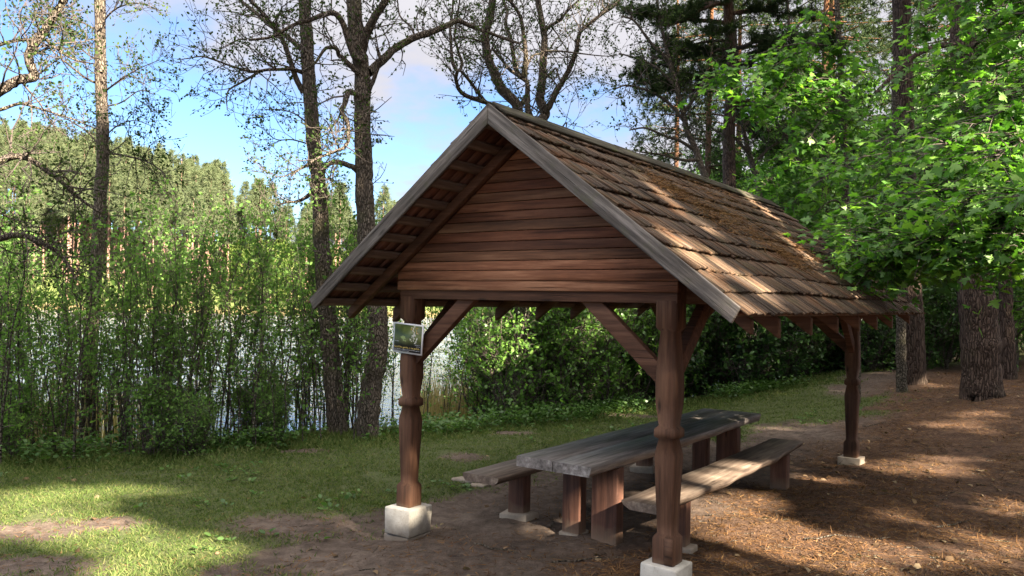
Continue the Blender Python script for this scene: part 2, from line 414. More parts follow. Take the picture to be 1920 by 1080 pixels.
cam = bpy.data.cameras.new('camera'); cam.sensor_width = 36; cam.lens = F_ / 1920 * 36; cam.clip_end = 4000; cam.clip_start = .05
co = bpy.data.objects.new('camera', cam); COL.objects.link(co)
Rv = (cr, -sr * sp, sr * cp); Uv = (-sr, -cr * sp, cr * cp); Fv = (0, cp, sp)
co.matrix_world = Matrix(((Rv[0], Uv[0], -Fv[0], 0), (Rv[1], Uv[1], -Fv[1], 0), (Rv[2], Uv[2], -Fv[2], EYE), (0, 0, 0, 1)))
scene.camera = co
scene.view_settings.view_transform = 'Standard'; scene.view_settings.look = 'None'
scene.view_settings.exposure = 3.22
scene.cycles.max_bounces = 6; scene.cycles.diffuse_bounces = 3; scene.cycles.glossy_bounces = 2
scene.cycles.transmission_bounces = 3; scene.cycles.caustics_reflective = False; scene.cycles.caustics_refractive = False
scene.cycles.use_denoising = True

# ------------------------------------------------------------------ ground masks
def ell(x, y, px, py, rx, ry):
    c = ground(px, py); return np.exp(-(((x - c[0]) / rx) ** 2 + ((y - c[1]) / ry) ** 2) ** 1.5)
def masks(x, y):
    u, v = to_uv(x, y); e = edge_e(x, y)
    n = fbm(x * 1.3, y * 1.3, 41) - .5
    lawn = np.maximum(np.maximum(sstep(-.15, -1.1, u + n * 1.6), sstep(7.3, 8.3, v + n * 2) * sstep(2.3, 1.3, u + n * 2) * sstep(11.2, 10., v + n * 2)), sstep(5.2, 6.4, v + n * 1.5) * sstep(1.0, .1, u + n * 1.5))
    bare = np.zeros_like(x)
    for b in ((60, 1000, .55, .42), (190, 985, .45, .25), (40, 1068, .75, .35), (560, 990, .75, .5), (640, 1050, .9, .55), (430, 1075, .22, .25), (880, 1060, 1., .6), (800, 1050, .8, .5),
              (870, 858, .35, .3), (140, 855, .3, .2), (570, 845, .4, .15), (1180, 780, .9, .25), (960, 812, .5, .2)):
        bare = np.maximum(bare, ell(x, y, *b))
    g = np.clip(lawn * (1 - .95 * bare), 0, 1)
    g = g * sstep(2.4, 3.6, y)
    lit = sstep(1.2, 2.4, u + n * 1.2)
    return g, lit

def axis(a, b, fine, lo, hi, grow=1.16):
    core = np.arange(a, b + fine / 2, fine)
    r = [core[-1]]; st = fine
    while r[-1] < hi: st = min(st * grow, 14); r.append(r[-1] + st)
    l = [core[0]]; st = fine
    while l[-1] > lo: st = min(st * grow, 14); l.append(l[-1] - st)
    return np.concatenate([np.array(l[1:])[::-1], core, np.array(r[1:])])
xs = axis(-6.5, 8.5, .05, -420, 420); ys = axis(4.2, 13, .045, -80, 620)
GX, GY = np.meshgrid(xs, ys); GZ = ground_z(GX, GY)
me_v = np.stack([GX, GY, GZ], -1).reshape(-1, 3)
nx, ny = len(xs), len(ys)
i = np.arange(ny - 1)[:, None] * nx; j = np.arange(nx - 1)[None]
gf = np.stack([i + j, i + j + 1, i + nx + j + 1, i + nx + j], -1).reshape(-1, 4)
gb = MB(); gb.add(me_v, gf)
go = gb.build('ground', M['ground'], smooth=True); go['kind'] = 'structure'
g_, l_ = masks(GX.ravel(), GY.ravel())
ee = edge_e(GX.ravel(), GY.ravel())
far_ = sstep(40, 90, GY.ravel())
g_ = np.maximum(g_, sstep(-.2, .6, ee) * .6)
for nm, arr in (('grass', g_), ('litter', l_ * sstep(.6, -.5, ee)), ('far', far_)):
    a_ = go.data.attributes.new(nm, 'FLOAT', 'POINT'); a_.data.foreach_set('value', arr.astype(np.float32))

wb = MB()
wb.add([[-420, 8, WATER], [60, 8, WATER], [90, 190, WATER], [-420, 190, WATER]], [[0, 1, 2, 3]])
wo = wb.build('water', M['water']); wo['kind'] = 'structure'

# ------------------------------------------------------------------ leaf templates
LEAF = (np.array([[0, 0, 0], [.3, .3, .03], [.72, .27, .02], [1, 0, -.06], [.72, -.27, .02], [.3, -.3, .03]]), [[0, 5, 1], [1, 5, 4], [1, 4, 2], [2, 4, 3]])
LEAF4 = (np.array([[0, 0, 0], [.45, .3, .05], [1, 0, -.05], [.45, -.3, .05]]), [[0, 3, 1], [1, 3, 2]])
_m = [(0, 0), (-.02, .12), (-.14, .34), (.10, .22), (.14, .42), (.26, .64), (.36, .46), (.42, .19), (.60, .33), (.66, .2), (.76, .17), (1, 0)]
_mo = _m + [(a, -b) for a, b in _m[-2:0:-1]]
MAPLE = (np.array([[.38, 0, .04]] + [[a, b, -.12 * abs(b) - .05 * max(a - .6, 0)] for a, b in _mo]), [[0, k + 1, (k + 1) % len(_mo) + 1] for k in range(len(_mo))])
def tuft_template(n, seed, spread=1.0, wdt=.05):
    r = np.random.default_rng(seed); v = []; f = []
    for k in range(n):
        d = np.array([r.uniform(.1, 1), r.normal(0, .6) * spread, r.normal(0, .6) * spread]); d /= np.linalg.norm(d)
        s = np.cross(d, r.normal(size=3)); s /= np.linalg.norm(s)
        b = len(v); L = r.uniform(.7, 1.1)
        v += [s * wdt, -s * wdt, d * L]; f.append([b, b + 1, b + 2])
    return np.array(v), f
TUFT = tuft_template(14, 5)
def rand_dirs(rng, n, up=0.):
    d = rng.normal(size=(n, 3)); d[:, 2] += up; return d / np.linalg.norm(d, axis=1)[:, None]

# ------------------------------------------------------------------ branching
def smooth(P, k=5):
    P = np.asarray(P, float); n = len(P)
    if n < 3: return P
    Q = np.vstack([2 * P[0] - P[1], P, 2 * P[-1] - P[-2]]); out = []
    for i in range(n - 1):
        p0, p1, p2, p3 = Q[i:i + 4]
        for t in np.linspace(0, 1, k, endpoint=False):
            out.append(.5 * ((2 * p1) + (-p0 + p2) * t + (2 * p0 - 5 * p1 + 4 * p2 - p3) * t * t + (-p0 + 3 * p1 - 3 * p2 + p3) * t ** 3))
    out.append(P[-1]); return np.array(out)

class Tree:
    def __init__(s, seed):
        s.rng = np.random.default_rng(seed); s.wood = MB(); s.tw = MB(); s.lp = []; s.ld = []
    def limb(s, P, r0, r1, k=9, sm=5, flare=0):
        P = smooth(P, sm); n = len(P); t = np.linspace(0, 1, n)
        r = r0 + (r1 - r0) * t; r = r * (1 + s.rng.normal(0, .035, n))
        if flare: r = r * (1 + flare * np.exp(-t * n / 5))
        P = P + s.rng.normal(0, .05, (n, 3)) * r[:, None]
        s.wood.tube(P, r, k); return P, r
    def sprout(s, P, r, n, L, depth, lo=.2, up=.25, flat=1.0, leaves=5, lsp=.5, out=None, droop=0., tmin=.0035):
        rng = s.rng; m = len(P)
        for q in range(n):
            t = lo + (1 - lo) * rng.random() ** .8; i = min(int(t * (m - 1)), m - 2)
            tan = P[i + 1] - P[i]; tan /= np.linalg.norm(tan) + 1e-9
            d = rng.normal(size=3); d[2] *= flat; d -= tan * (d @ tan); d /= np.linalg.norm(d) + 1e-9
            d = d * .8 + tan * rng.uniform(.2, .9); d[2] += up * rng.uniform(.2, 1.2)
            if out is not None: d = d + np.asarray(out) * .5
            d /= np.linalg.norm(d)
            LL = L * rng.uniform(.45, 1.2) * (1.05 - .45 * t); k = 5 if depth > 0 else 4
            pts = [P[i]]; dd = d.copy()
            for a in range(k):
                dd = dd + rng.normal(0, .28, 3); dd[2] += .06 - droop; dd /= np.linalg.norm(dd)
                pts.append(pts[-1] + dd * LL / k)
            pts = np.array(pts); rr = min(r[i] * .55, .012 * LL + .004)
            rad = np.linspace(max(rr, tmin), max(rr * .3, tmin * .7), len(pts))
            (s.wood if rr > .016 else s.tw).tube(pts, rad, 5 if rr > .016 else 3, cap=False)
            if depth > 0:
                s.sprout(pts, rad, max(2, int(rng.uniform(.7, 1.3) * 5)), L * .5, depth - 1, .15, up, flat, leaves, lsp, None, droop, tmin)
            else:
                for a in range(leaves):
                    tt = rng.uniform(.25, 1); i2 = min(int(tt * k), k - 1); fr = tt * k - i2
                    s.lp.append(pts[i2] * (1 - fr) + pts[i2 + 1] * fr + rng.normal(0, .02, 3)); s.ld.append(dd + rng.normal(0, lsp, 3))
    def leaves(s, tmpl, size, nup=.6, mi=1):
        if not s.lp: return
        P = np.array(s.lp); D = np.array(s.ld); n = len(P)
        N = s.rng.normal(0, .6, (n, 3)); N[:, 2] += nup
        s.tw.cloud(tmpl[0], tmpl[1], P, D, N, size * s.rng.uniform(.6, 1.2, n), mi)
    def finish(s, name, label, cat, base, bark_m, leaf_m, group=None):
        root = thing(name, label, cat, base, group)
        s.wood.build('trunk', bark_m, root, smooth=True, origin=base)
        if s.tw.n: s.tw.build('crown', [M['twig'], leaf_m], root, origin=base)
        return root

def traced(pts, d0, d1=None):
    """limb outline read off the photo (x, y), given its own distance"""
    d1 = d0 if d1 is None else d1; n = len(pts)
    return np.array([at(x, y, d0 + (d1 - d0) * k / max(n - 1, 1)) for k, (x, y) in enumerate(pts)])
def to_ground(P):
    b = P[0].copy(); b[2] = gz(b[0], b[1]) - .15
    return np.vstack([b, P])

# ------------------------------------------------------------------ THE SHELTER
Wd, L = 2.3716, 5.359; C_ = Wd / 2
AP, EZ, ECU, OV, OVR = 3.337, 1.912, .6784, .5562, .4876
HALF = C_ + ECU; SLOPE = (AP - EZ) / HALF; PA = math.atan(SLOPE)
AXu = np.array([CA, -SA, 0]); AXv = np.array([SA, CA, 0]); AXz = np.array([0, 0, 1.])
ORG = np.array([SX, SY, 0.])
shelter = thing('picnic_shelter', 'open sided brown wooden picnic shelter with steep grey shake roof on carved posts', 'shelter', ORG)
shelter.rotation_euler = (0, 0, -YAW)
# shelter parts are built in its own frame: x = along the gable, y = depth, z = up
I3 = np.eye(3)
def roof_z(u): return AP - abs(u - C_) * SLOPE
def place(o, loc):                       # give a part its own origin
    o.data.transform(Matrix.Translation(-Vector(loc))); o.location = Vector(loc); return o

PROFILE = [(0, .079), (.170, .079), (.200, .057), (.28, .059), (.5, .068), (.725, .0765), (.835, .056), (.85, .0795), (.875, .081), (.903, .079), (.925, .057),
           (1.08, .075), (1.19, .0765), (1.3, .0735), (1.565, .056), (1.592, .079), (1.775, .079)]
def post(u, v, z0, blk):
    b = MB(); rings = []; rng = np.random.default_rng(int(u * 10 + v * 7))
    H = 1.775
    top = 1.953
    for z, h in PROFILE:
        zz_ = z0 + (top + .02 - z0) * z / H
        c = [[u - h, v - h], [u + h, v - h], [u + h, v + h], [u - h, v + h]]
        ch = .010
        ring = []
        for (sx, sy) in ((-1, -1), (1, -1), (1, 1), (-1, 1)):
            a = (u + sx * h, v + sy * (h - ch)); d = (u + sx * (h - ch), v + sy * h)
            ring += [a, d] if sx * sy > 0 else [d, a]
        rings.append([[p[0], p[1], zz_] for p in ring])
    rv = np.array(rings).reshape(-1, 3); n = len(PROFILE)
    f = [[r * 8 + q, r * 8 + (q + 1) % 8, (r + 1) * 8 + (q + 1) % 8, (r + 1) * 8 + q] for r in range(n - 1) for q in range(8)]
    b.add(rv, f)
    p = place(b.build('post', M['brown_post'], shelter), (u, v, z0))
    cb = MB(); hb, zb = blk
    if zb < -.02:
        cb.box((u, v, (z0 - .115) ), I3, (hb, hb, .115)); cb.box((u - .006, v + .004, z0 - .232 - (z0 - .234 - zb) / 2), I3, (hb - .004, hb + .003, (z0 - .234 - zb) / 2))
    else:
        cb.box((u, v, (z0 + zb) / 2), I3, (hb, hb, (z0 - zb) / 2))
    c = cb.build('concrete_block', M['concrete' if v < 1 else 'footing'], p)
    c.data.transform(Matrix.Translation(-Vector((u, v, z0)))); bevel(c, .012, 2)
    # worn, slightly uneven corners
    rg = np.random.default_rng(3 + int(10 * v + u))
    for vt in c.data.vertices: vt.co += Vector(rg.normal(0, .006, 3))
    return p
P_FL = post(0, 0, .2, (.142, -.16)); P_FR = post(Wd, 0, .2, (.135, -.2))
P_BR = post(Wd, L, .13, (.128, -.1)); P_BL = post(0, L, .15, (.128, -.2))
# dark repair inset at the foot of the front right post
b = MB(); b.box((Wd + .045, -.0815, .29), I3, (.028, .004, .088))
ins = b.build('post_inset', M['brown_u'], P_FR); ins.data.transform(Matrix.Translation(-Vector((Wd, 0, .2))))

def bar(name, c, ax, half, mat, loc=None, bw=.006, seed=0):
    b = MB(); b.box(c, ax, half); o = place(b.build(name, mat, shelter), c)
    return bevel(o, bw)
for v in (0, L):
    bar('tie_beam', (C_, v, 2.04), I3, (C_ + .079, .078, .087), M['brown_u'])
for u in (0, Wd):
    bar('side_beam', (u, L / 2, 2.05), I3, (.07, L / 2 - .08, .095), M['batten'])
def brace(u, v, du, dv):
    a = np.array([u + du * .06, v + dv * .06, 1.46]); c = np.array([u + du * .68, v + dv * .68, 2.02]); mid = (a + c) / 2
    d = c - a; ln = np.linalg.norm(d); d /= ln; side = np.cross(d, AXz if False else np.array([0, 0, 1.])); side /= np.linalg.norm(side); nrm = np.cross(side, d)
    bar('brace', mid, np.array([d, side, nrm]), (ln / 2 + .03, .036, .058), M['rafter'])
for (u, su) in ((0, 1), (Wd, -1)):
    for (v, sv) in ((0, 1), (L, -1)):
        brace(u, v, su, 0); brace(u, v, 0, sv)

# rafters (plumb-cut tails below the eaves)
RV = [-.138, .42, 1.22, 2.03, 2.83, 3.62, 4.42, L + .138]
def rafter(v, sgn, up=.105, dp=.13):
    # cross-section in (distance from ridge x, z): top 0.085 below roof skin
    ue = HALF - .07; top = lambda x: AP - up - x * SLOPE
    X = [0, ue, ue, ue - .0, 0]
    pts = [(0.0, top(0)), (ue, top(ue)), (ue, top(ue) - dp), (0.0, top(0) - dp)]
    hw = .034; b = MB(); vv = []
    for y in (v - hw, v + hw):
        vv += [[C_ + sgn * x, y, z] for x, z in pts]
    b.hexa([vv[0], vv[1], vv[5], vv[4], vv[3], vv[2], vv[6], vv[7]])
    o = b.build('rafter', M['rafter'], shelter); return bevel(o, .004, 1)
for v in RV:
    g_end = v in (RV[0], RV[-1])
    rafter(v, -1, .105, .092 if g_end else .13); rafter(v, 1, .105, .092 if g_end else .13)

# battens lying on the rafters, seen from below the overhang
rb = np.random.default_rng(8)
nb = 11
for sgn in (-1, 1):
    for k in range(nb):
        x = .07 + k * (HALF - .14) / (nb - 1)
        ds = np.array([sgn * math.cos(PA), 0, -math.sin(PA)]); nm = np.array([sgn * math.sin(PA), 0, math.cos(PA)])
        c = np.array([C_ + sgn * x, (L + OVR - OV) / 2, AP - x * SLOPE]) - nm * .062
        ln = (L + OVR + OV) / 2 - .03
        pts = np.array([c + np.array([0, t * ln, 0]) + nm * rb.normal(0, .004) for t in np.linspace(-1, 1, 12)])
        b = MB(); th = np.linspace(0, 2 * PI, 10, endpoint=False)
        ring = [[p + ds * math.cos(a) * .043 + nm * np.clip(math.sin(a) * .032, -.028, .017) for a in th] for p in pts]
        n = len(pts); f = [[r * 10 + q, r * 10 + (q + 1) % 10, (r + 1) * 10 + (q + 1) % 10, (r + 1) * 10 + q] for r in range(n - 1) for q in range(10)]
        b.add(np.array(ring).reshape(-1, 3), f)
        o = b.build('batten', M['batten'], shelter, smooth=True); place(o, c)
# the short rafter-foot log ends under the front verge come from the battens stopping at the gable rafter

# gable walls: horizontal boards
def gable(v, sgn):
    b = MB(); z = 2.03; rg = np.random.default_rng(int(v * 3 + 5)); k = 0
    apz = AP - .17
    while z < apz - .02:
        h = .0785 + rg.normal(0, .003); z1 = min(z + h - .005, apz)
        w0 = (apz - z) / SLOPE; w1 = max((apz - z1) / SLOPE, .004)
        w0 = min(w0, C_ + .09); w1 = min(w1, C_ + .09)
        t = .011; y0 = v + rg.normal(0, .0015)
        lean = .003
        fv = y0 + sgn * t
        v8 = [[C_ - w0, fv, z], [C_ + w0, fv, z], [C_ + w0, y0 - sgn * t, z], [C_ - w0, y0 - sgn * t, z],
              [C_ - w1, fv - sgn * lean, z1], [C_ + w1, fv - sgn * lean, z1], [C_ + w1, y0 - sgn * t, z1], [C_ - w1, y0 - sgn * t, z1]]
        b.hexa(v8); z += h; k += 1
    o = b.build('gable_wall', M['siding'], shelter); place(o, (C_, v, 2.03)); bevel(o, .003, 1)
gable(-.092, -1); gable(L + .092, 1)

# barge boards
def barge(v, sgn, f):
    b = MB(); x1 = HALF; dp = .118
    top = lambda x: AP + .026 - x * SLOPE
    cz = dp / math.cos(PA); ex = dp * math.sin(PA)
    pts = [(0.0015, top(0)), (x1, top(x1)), (x1 - ex * .75, top(x1) - dp * math.cos(PA)), (0.0015, top(0) - cz)]
    vv = []
    for y in (v - f * .0, v + f * .026):
        vv += [[C_ + sgn * x, y, z] for x, z in pts]
    b.hexa([vv[0], vv[1], vv[5], vv[4], vv[3], vv[2], vv[6], vv[7]])
    o = b.build('barge_board', M['barge'], shelter)
    # subdivide along its length so that grain follows it: rotate object frame to the slope
    ang = sgn * PA
    rot = Matrix.Rotation(ang, 4, 'Y'); o.data.transform(Matrix.Translation(-Vector((C_, v, AP)))); o.data.transform(rot.inverted())
    o.location = (C_, v, AP); o.rotation_euler = (0, ang, 0)
    bevel(o, .005, 2)
for sgn in (-1, 1):
    barge(-OV, sgn, 1); barge(L + OVR, sgn, -1)

# split-shake roof: courses of single shakes
def roof(sgn, seed):
    rg = np.random.default_rng(seed); b = MB()
    Ls = HALF / math.cos(PA) + .035; nc = 11; ex = Ls / nc
    ds = np.array([sgn * math.cos(PA), 0, -math.sin(PA)]); nm = np.array([sgn * math.sin(PA), 0, math.cos(PA)])
    org = np.array([C_, 0, AP])
    y0, y1 = -OV + .012, L + OVR - .012
    for c in range(nc - 1, -1, -1):
        y = y0; s_lo = (c + 1) * ex; s_up = max(c * ex - .30, -.0)
        sag = rg.normal(0, .006)
        while y < y1 - .01:
            wdt = min(rg.uniform(.03, .085), y1 - y)
            lo = s_lo + rg.normal(0, .007) + .012 * math.sin(y * 2.1 + c) + sag; th = rg.uniform(.012, .020)
            lift = .019 + rg.normal(0, .003) + .006 * math.sin(y * 1.3 + c * 2); gap = rg.uniform(.001, .004)
            if c == nc - 1: lift = .006 + rg.normal(0, .002); lo = s_lo + rg.normal(0, .008)
            tw = rg.normal(0, .003)
            P = lambda s, yy, h: org + ds * s + np.array([0, yy, 0]) + nm * h
            a0, a1 = y + gap, y + wdt
            v8 = [P(lo, a0, lift + tw), P(lo, a1, lift - tw), P(s_up, a1, -.014), P(s_up, a0, -.014),
                  P(lo, a0, lift + th + tw), P(lo, a1, lift + th - tw), P(s_up, a1, -.006), P(s_up, a0, -.006)]
            if sgn < 0: v8 = [v8[q] for q in (1, 0, 3, 2, 5, 4, 7, 6)]
            b.hexa(v8); y += wdt
    # boarding under the shakes
    P = lambda s, yy, h: org + ds * s + np.array([0, yy, 0]) + nm * h
    y = y0 + .02
    while y < y1 - .03:
        wdt = min(rg.uniform(.09, .14), y1 - y)
        v8 = [P(.0, y, -.034), P(Ls - .05, y, -.034), P(Ls - .05, y + wdt - .004, -.034), P(.0, y + wdt - .004, -.034),
              P(.0, y, -.020), P(Ls - .05, y, -.020), P(Ls - .05, y + wdt - .004, -.020), P(.0, y + wdt - .004, -.020)]
        if sgn < 0: v8 = [v8[q] for q in (1, 0, 3, 2, 5, 4, 7, 6)]
        b.hexa(v8, 1); y += wdt
    o = b.build('shake_roof', [M['shingle'], M['siding_under']], shelter)
    rot = Matrix.Rotation(sgn * PA, 4, 'Y')
    o.data.transform(Matrix.Translation(-Vector(org))); o.data.transform(rot.inverted()); o.location = Vector(org); o.rotation_euler = (0, sgn * PA, 0)
    return o
M['siding_under'] = wood_mat('under_board', 0, ((.09, .045, .03), (.17, .085, .06), (.26, .145, .105)), island=.5)
roof(-1, 21); roof(1, 22)
# ridge boards, mossy
rg = np.random.default_rng(4)
for sgn in (-1, 1):
    ds = np.array([sgn * math.cos(PA), 0, -math.sin(PA)]); nm = np.array([sgn * math.sin(PA), 0, math.cos(PA)]); b = MB()
    y = -OV + .03
    while y < L + OVR - .1:
        ln = min(rg.uniform(1.3, 1.9), L + OVR - .02 - y)
        w_ = .15 + (0.016 if sgn > 0 else 0)
        c = np.array([C_, y + ln / 2, AP + .0]) + ds * (w_ / 2 - (.016 if sgn > 0 else 0)) + nm * (.037 + rg.normal(0, .002) - .0)
        b.box(c, np.array([ds, [0, 1, 0], nm]), (w_ / 2, ln / 2 - .004, .010)); y += ln
    o = place(b.build('ridge_board', M['ridge'] if 'ridge' in M else M.setdefault('ridge', wood_mat('ridge_wood', 1, ((.016, .015, .012), (.038, .035, .028), (.08, .073, .058)), island=.4, knots=False, moss=.9, spec=.02, rough=1.)), shelter), (C_, 0, AP)); bevel(o, .004, 1)

# ------------------------------------------------------------------ POSTER
pr = thing('nature_poster', 'small white framed flower photo poster nailed askew to front left shelter post', 'poster', W(.037, -.092, 1.618))
pr.rotation_euler = (0, R(3.2), -YAW)
def flat(name, x0, x1, z0, z1, y, mat, parent, t=.003):
    b = MB(); b.box(((x0 + x1) / 2, y, (z0 + z1) / 2), I3, ((x1 - x0) / 2, t, (z1 - z0) / 2)); return b.build(name, mat, parent)
wh = NT('white_board').finish((.74, .74, .76), .5)
flat('board', -.166, .166, -.127, .127, .0, wh, pr, .005)
def picture():
    t = NT('flower_picture'); ob = t.obj(); s_ = t.n('SeparateXYZ', {0: ob})
    a = t.noise(t.scale(ob, (9, 1, 12)), 1., 3, .5)
    col = t.ramp(a, [(.3, (.03, .045, .015)), (.5, (.085, .115, .03)), (.7, (.2, .22, .08))])
    k = t.mapr(s_.outputs['Z'], -.06, .0, 0., 1.)
    col = t.mix(k, (.014, .015, .02), col)
    return t.finish(col, .35, None, .4)
flat('picture', -.152, .154, -.113, .115, -.0035, picture(), pr, .004)
b = MB(); rg = np.random.default_rng(9)
def petals(b, cx, cz, n, sx, sz, r):
    for k in range(n):
        x, z = cx + rg.normal(0, sx), cz + rg.normal(0, sz); a = rg.uniform(0, PI); q = r * rg.uniform(.5, 1.3)
        th = np.linspace(0, 2 * PI, 7, endpoint=False)
        p = np.stack([x + q * np.cos(th) * .55 * math.cos(a) - q * np.sin(th) * math.sin(a), np.full(7, -.0082 - .0001 * k), z + q * np.cos(th) * .55 * math.sin(a) + q * np.sin(th) * math.cos(a)], -1)
        b.add(np.vstack([[x, -.0082 - .0001 * k, z], p]), [[0, (q2 + 1) % 7 + 1, q2 + 1] for q2 in range(7)])
petals(b, .075, .02, 26, .025, .035, .011)
b.build('blossoms', NT('blossom').finish((.5, .48, .40), .5), pr)
b = MB(); petals(b, .075, .075, 14, .025, .012, .008); b.build('golden_petals', NT('gold_petal').finish((.42, .27, .06), .5), pr)
b = MB(); petals(b, -.045, -.005, 9, .010, .014, .013); b.build('green_shoots', NT('shoot').finish((.26, .33, .12), .5), pr)
def text(name, body, size, x, z, mat, parent, xlen=None):
    cu = bpy.data.curves.new(name, 'FONT'); cu.body = body; cu.size = size
    o = bpy.data.objects.new(name, cu); COL.objects.link(o)
    bpy.context.view_layer.update()
    me = bpy.data.meshes.new_from_object(o.evaluated_get(bpy.context.evaluated_depsgraph_get()))
    bpy.data.objects.remove(o)
    me.name = name; me.transform(Matrix.Rotation(PI / 2, 4, 'X'))
    xsv = [v.co.x for v in me.vertices]; wdt = max(xsv) - min(xsv)
    if xlen: me.transform(Matrix.Diagonal((xlen / wdt, 1, 1, 1)))
    me.transform(Matrix.Translation((x, -.0105, z))); me.materials.clear(); me.materials.append(mat)
    o = bpy.data.objects.new(name, me); COL.objects.link(o); o.parent = parent; return o
text('caption', 'Grožėkis gamta, o ne gadink', .023, -.146, -.083, NT('caption_yellow').finish((.62, .46, .13), .5), pr, .288)
sm = NT('caption_white').finish((.55, .55, .58), .5)
text('small_print', 'mylėkime ir saugokime savo krašto gamtą', .011, -.146, -.097, sm, pr, .288)
text('small_print', 'saugoma teritorija', .010, -.146, -.109, sm, pr, .17)
text('small_print', 'regioninis parkas', .010, .085, -.048, sm, pr, .062)
text('small_print', 'gamtos', .011, -.142, -.03, sm, pr, .045)
text('small_print', 'parkas', .010, .105, -.061, sm, pr, .042)

# ------------------------------------------------------------------ TABLE AND BENCHES
def slab(u0, u1, v0, v1, z, t, seed, wob0=.0, wob1=.0, bev0=0., bev1=0., n=40):
    """plank with live edges: wob = waviness of each long edge, bev = how far the underside is cut back"""
    rg = np.random.default_rng(seed); b = MB(); vs = np.linspace(v0, v1, n)
    def wav(a, s): return a * (.55 * np.sin(vs * 1.7 + s) + .3 * np.sin(vs * 4.1 + 2 * s) + .25 * np.sin(vs * 9.3 + s * 3))
    l = u0 + wav(wob0, seed); r_ = u1 + wav(wob1, seed + 1.3)
    sag = .008 * np.sin(vs * 1.1 + seed)
    rings = []
    for k in range(n):
        zt = z + sag[k] * .5; zb = z - t
        c = .008
        rings.append([[l[k] + bev0, vs[k], zb], [r_[k] - bev1, vs[k], zb], [r_[k] - bev1 * .25, vs[k], zb + t * .45], [r_[k], vs[k], zt - c], [r_[k] - c, vs[k], zt], [l[k] + c, vs[k], zt], [l[k], vs[k], zt - c], [l[k] + bev0 * .25, vs[k], zb + t * .45]])
    m = 8; V = np.array(rings).reshape(-1, 3)
    f = [[a * m + q, a * m + (q + 1) % m, (a + 1) * m + (q + 1) % m, (a + 1) * m + q] for a in range(n - 1) for q in range(m)]
    b.add(V, [x[::-1] for x in f])
    for base, rev in ((0, 0), ((n - 1) * m, 1)):
        c = V[base:base + m].mean(0); b.add(np.vstack([V[base:base + m], c]), [([q, (q + 1) % m, m] if not rev else [(q + 1) % m, q, m]) for q in range(m)])
    return b
def furn(name, label, cat, u, v):
    g = W(u, v, 0); t = thing(name, label, cat, g); t.rotation_euler = (0, 0, -YAW); t.location.z = 0; return t
def local(b, name, mat, root, u, v):
    o = b.build(name, mat, root, origin=(u, v, 0)); return o
TZ = .69
tb = furn('picnic_table', 'long dark weathered plank picnic table under the shelter roof', 'table', 1.26, 2.27)
for k, (a, c) in enumerate(((.905, 1.253), (1.262, 1.613))):
    b = slab(a, c, .2875 + .0 * k, 4.25, TZ, .082, 2 + k, .006 if k else .012, .016 if k else .003, 0, .02 if k else 0)
    local(b, 'tabletop_plank', M['table'], tb, 1.26, 2.27)
def leg(root, u, v, hu, hv, z1, cu, cv, mat='leg', name='leg', foot=None, tilt=0):
    g = W(u, v, 0); z0 = gz(g[0], g[1]) - .08; b = MB()
    b.hexa([[u - hu, v - hv, z0], [u + hu, v - hv, z0], [u + hu, v + hv, z0], [u - hu, v + hv, z0], [u - hu + tilt, v - hv, z1], [u + hu + tilt, v - hv, z1], [u + hu + tilt, v + hv, z1], [u - hu + tilt, v + hv, z1]])
    o = local(b, name, M[mat], root, cu, cv); bevel(o, .008, 2)
    if foot:
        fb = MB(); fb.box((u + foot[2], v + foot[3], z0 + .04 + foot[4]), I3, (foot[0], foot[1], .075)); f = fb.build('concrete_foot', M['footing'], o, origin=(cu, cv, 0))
        rg = np.random.default_rng(int(100 * u))
        for vt in f.data.vertices: vt.co += Vector(rg.normal(0, .012, 3))
        bevel(f, .012, 2)
    return o
for v in (.78, 3.55):
    leg(tb, 1.17, v, .083, .062, TZ - .083, 1.26, 2.27, foot=(.1, .09, .0, .0, -.005) if v < 1 else None)
    leg(tb, 1.485, v, .118, .062, TZ - .083, 1.26, 2.27)
BZ = .463
bl = furn('plank_bench', 'left plank bench on the lake side of the picnic table', 'bench', .486, 2.27)
b = slab(.298, .674, .357, 4.15, BZ, .07, 5, .008, .012, .03, .05); local(b, 'seat', M['bench'], bl, .486, 2.27)
for v in (.93, 3.5): leg(bl, .5, v, .085, .06, BZ - .071, .486, 2.27, foot=(.155, .1, .02, -.02, .03))
br = furn('plank_bench', 'right plank bench with wavy edge beside the needle covered ground', 'bench', 2.01, 2.2)
b = slab(1.82, 2.196, .38, 4.01, BZ, .068, 9, .01, .038, .07, .035); local(b, 'seat', M['bench'], br, 2.01, 2.2)
for v in (.95, 3.62): leg(br, 2.03, v, .09, .055, BZ - .069, 2.01, 2.2, foot=(.12, .07, .02, .0, .01) if v < 1 else None)

print('shelter', time.time() - T0)
#@@PART2
# ------------------------------------------------------------------ SHADE TREES behind the camera (they cast the dappled shade)
def st(P):
    P = np.atleast_2d(P); return P @ E1, P @ E2
GAPS = []  # openings shaped into the crowns so sun lands on chosen spots
def gap(P, rs, rt): GAPS.append((float(np.dot(P, E1)), float(np.dot(P, E2)), rs, rt))
for px, py, rs, rt in ((95, 935, .62, .15), (180, 925, .4, .12), (60, 1000, .5, .13), (190, 985, .22, .06), (250, 1045, .42, .16), (280, 1075, .3, .1), (425, 1035, .12, .07), (350, 925, .08, .03), (835, 846, .12, -.1), (960, 810, .35, .05), (1180, 776, .6, .06),
                       (1400, 950, .35, .07), (1340, 965, .2, .06), (1480, 1000, .5, .06), (1420, 1040, .25, .05), (1620, 1050, .6, .07), (1760, 875, .7, .05), (1830, 787, .8, .05), (1870, 1040, .5, .06), (1540, 905, .25, .03), (1470, 805, .5, .05), (1750, 722, .5, .06), (1900, 955, .5, .035), (1200, 990, .12, .05), (1700, 970, .4, .03), (1080, 1000, .1, .03)):
    gap(ground(px, py), rs, rt)
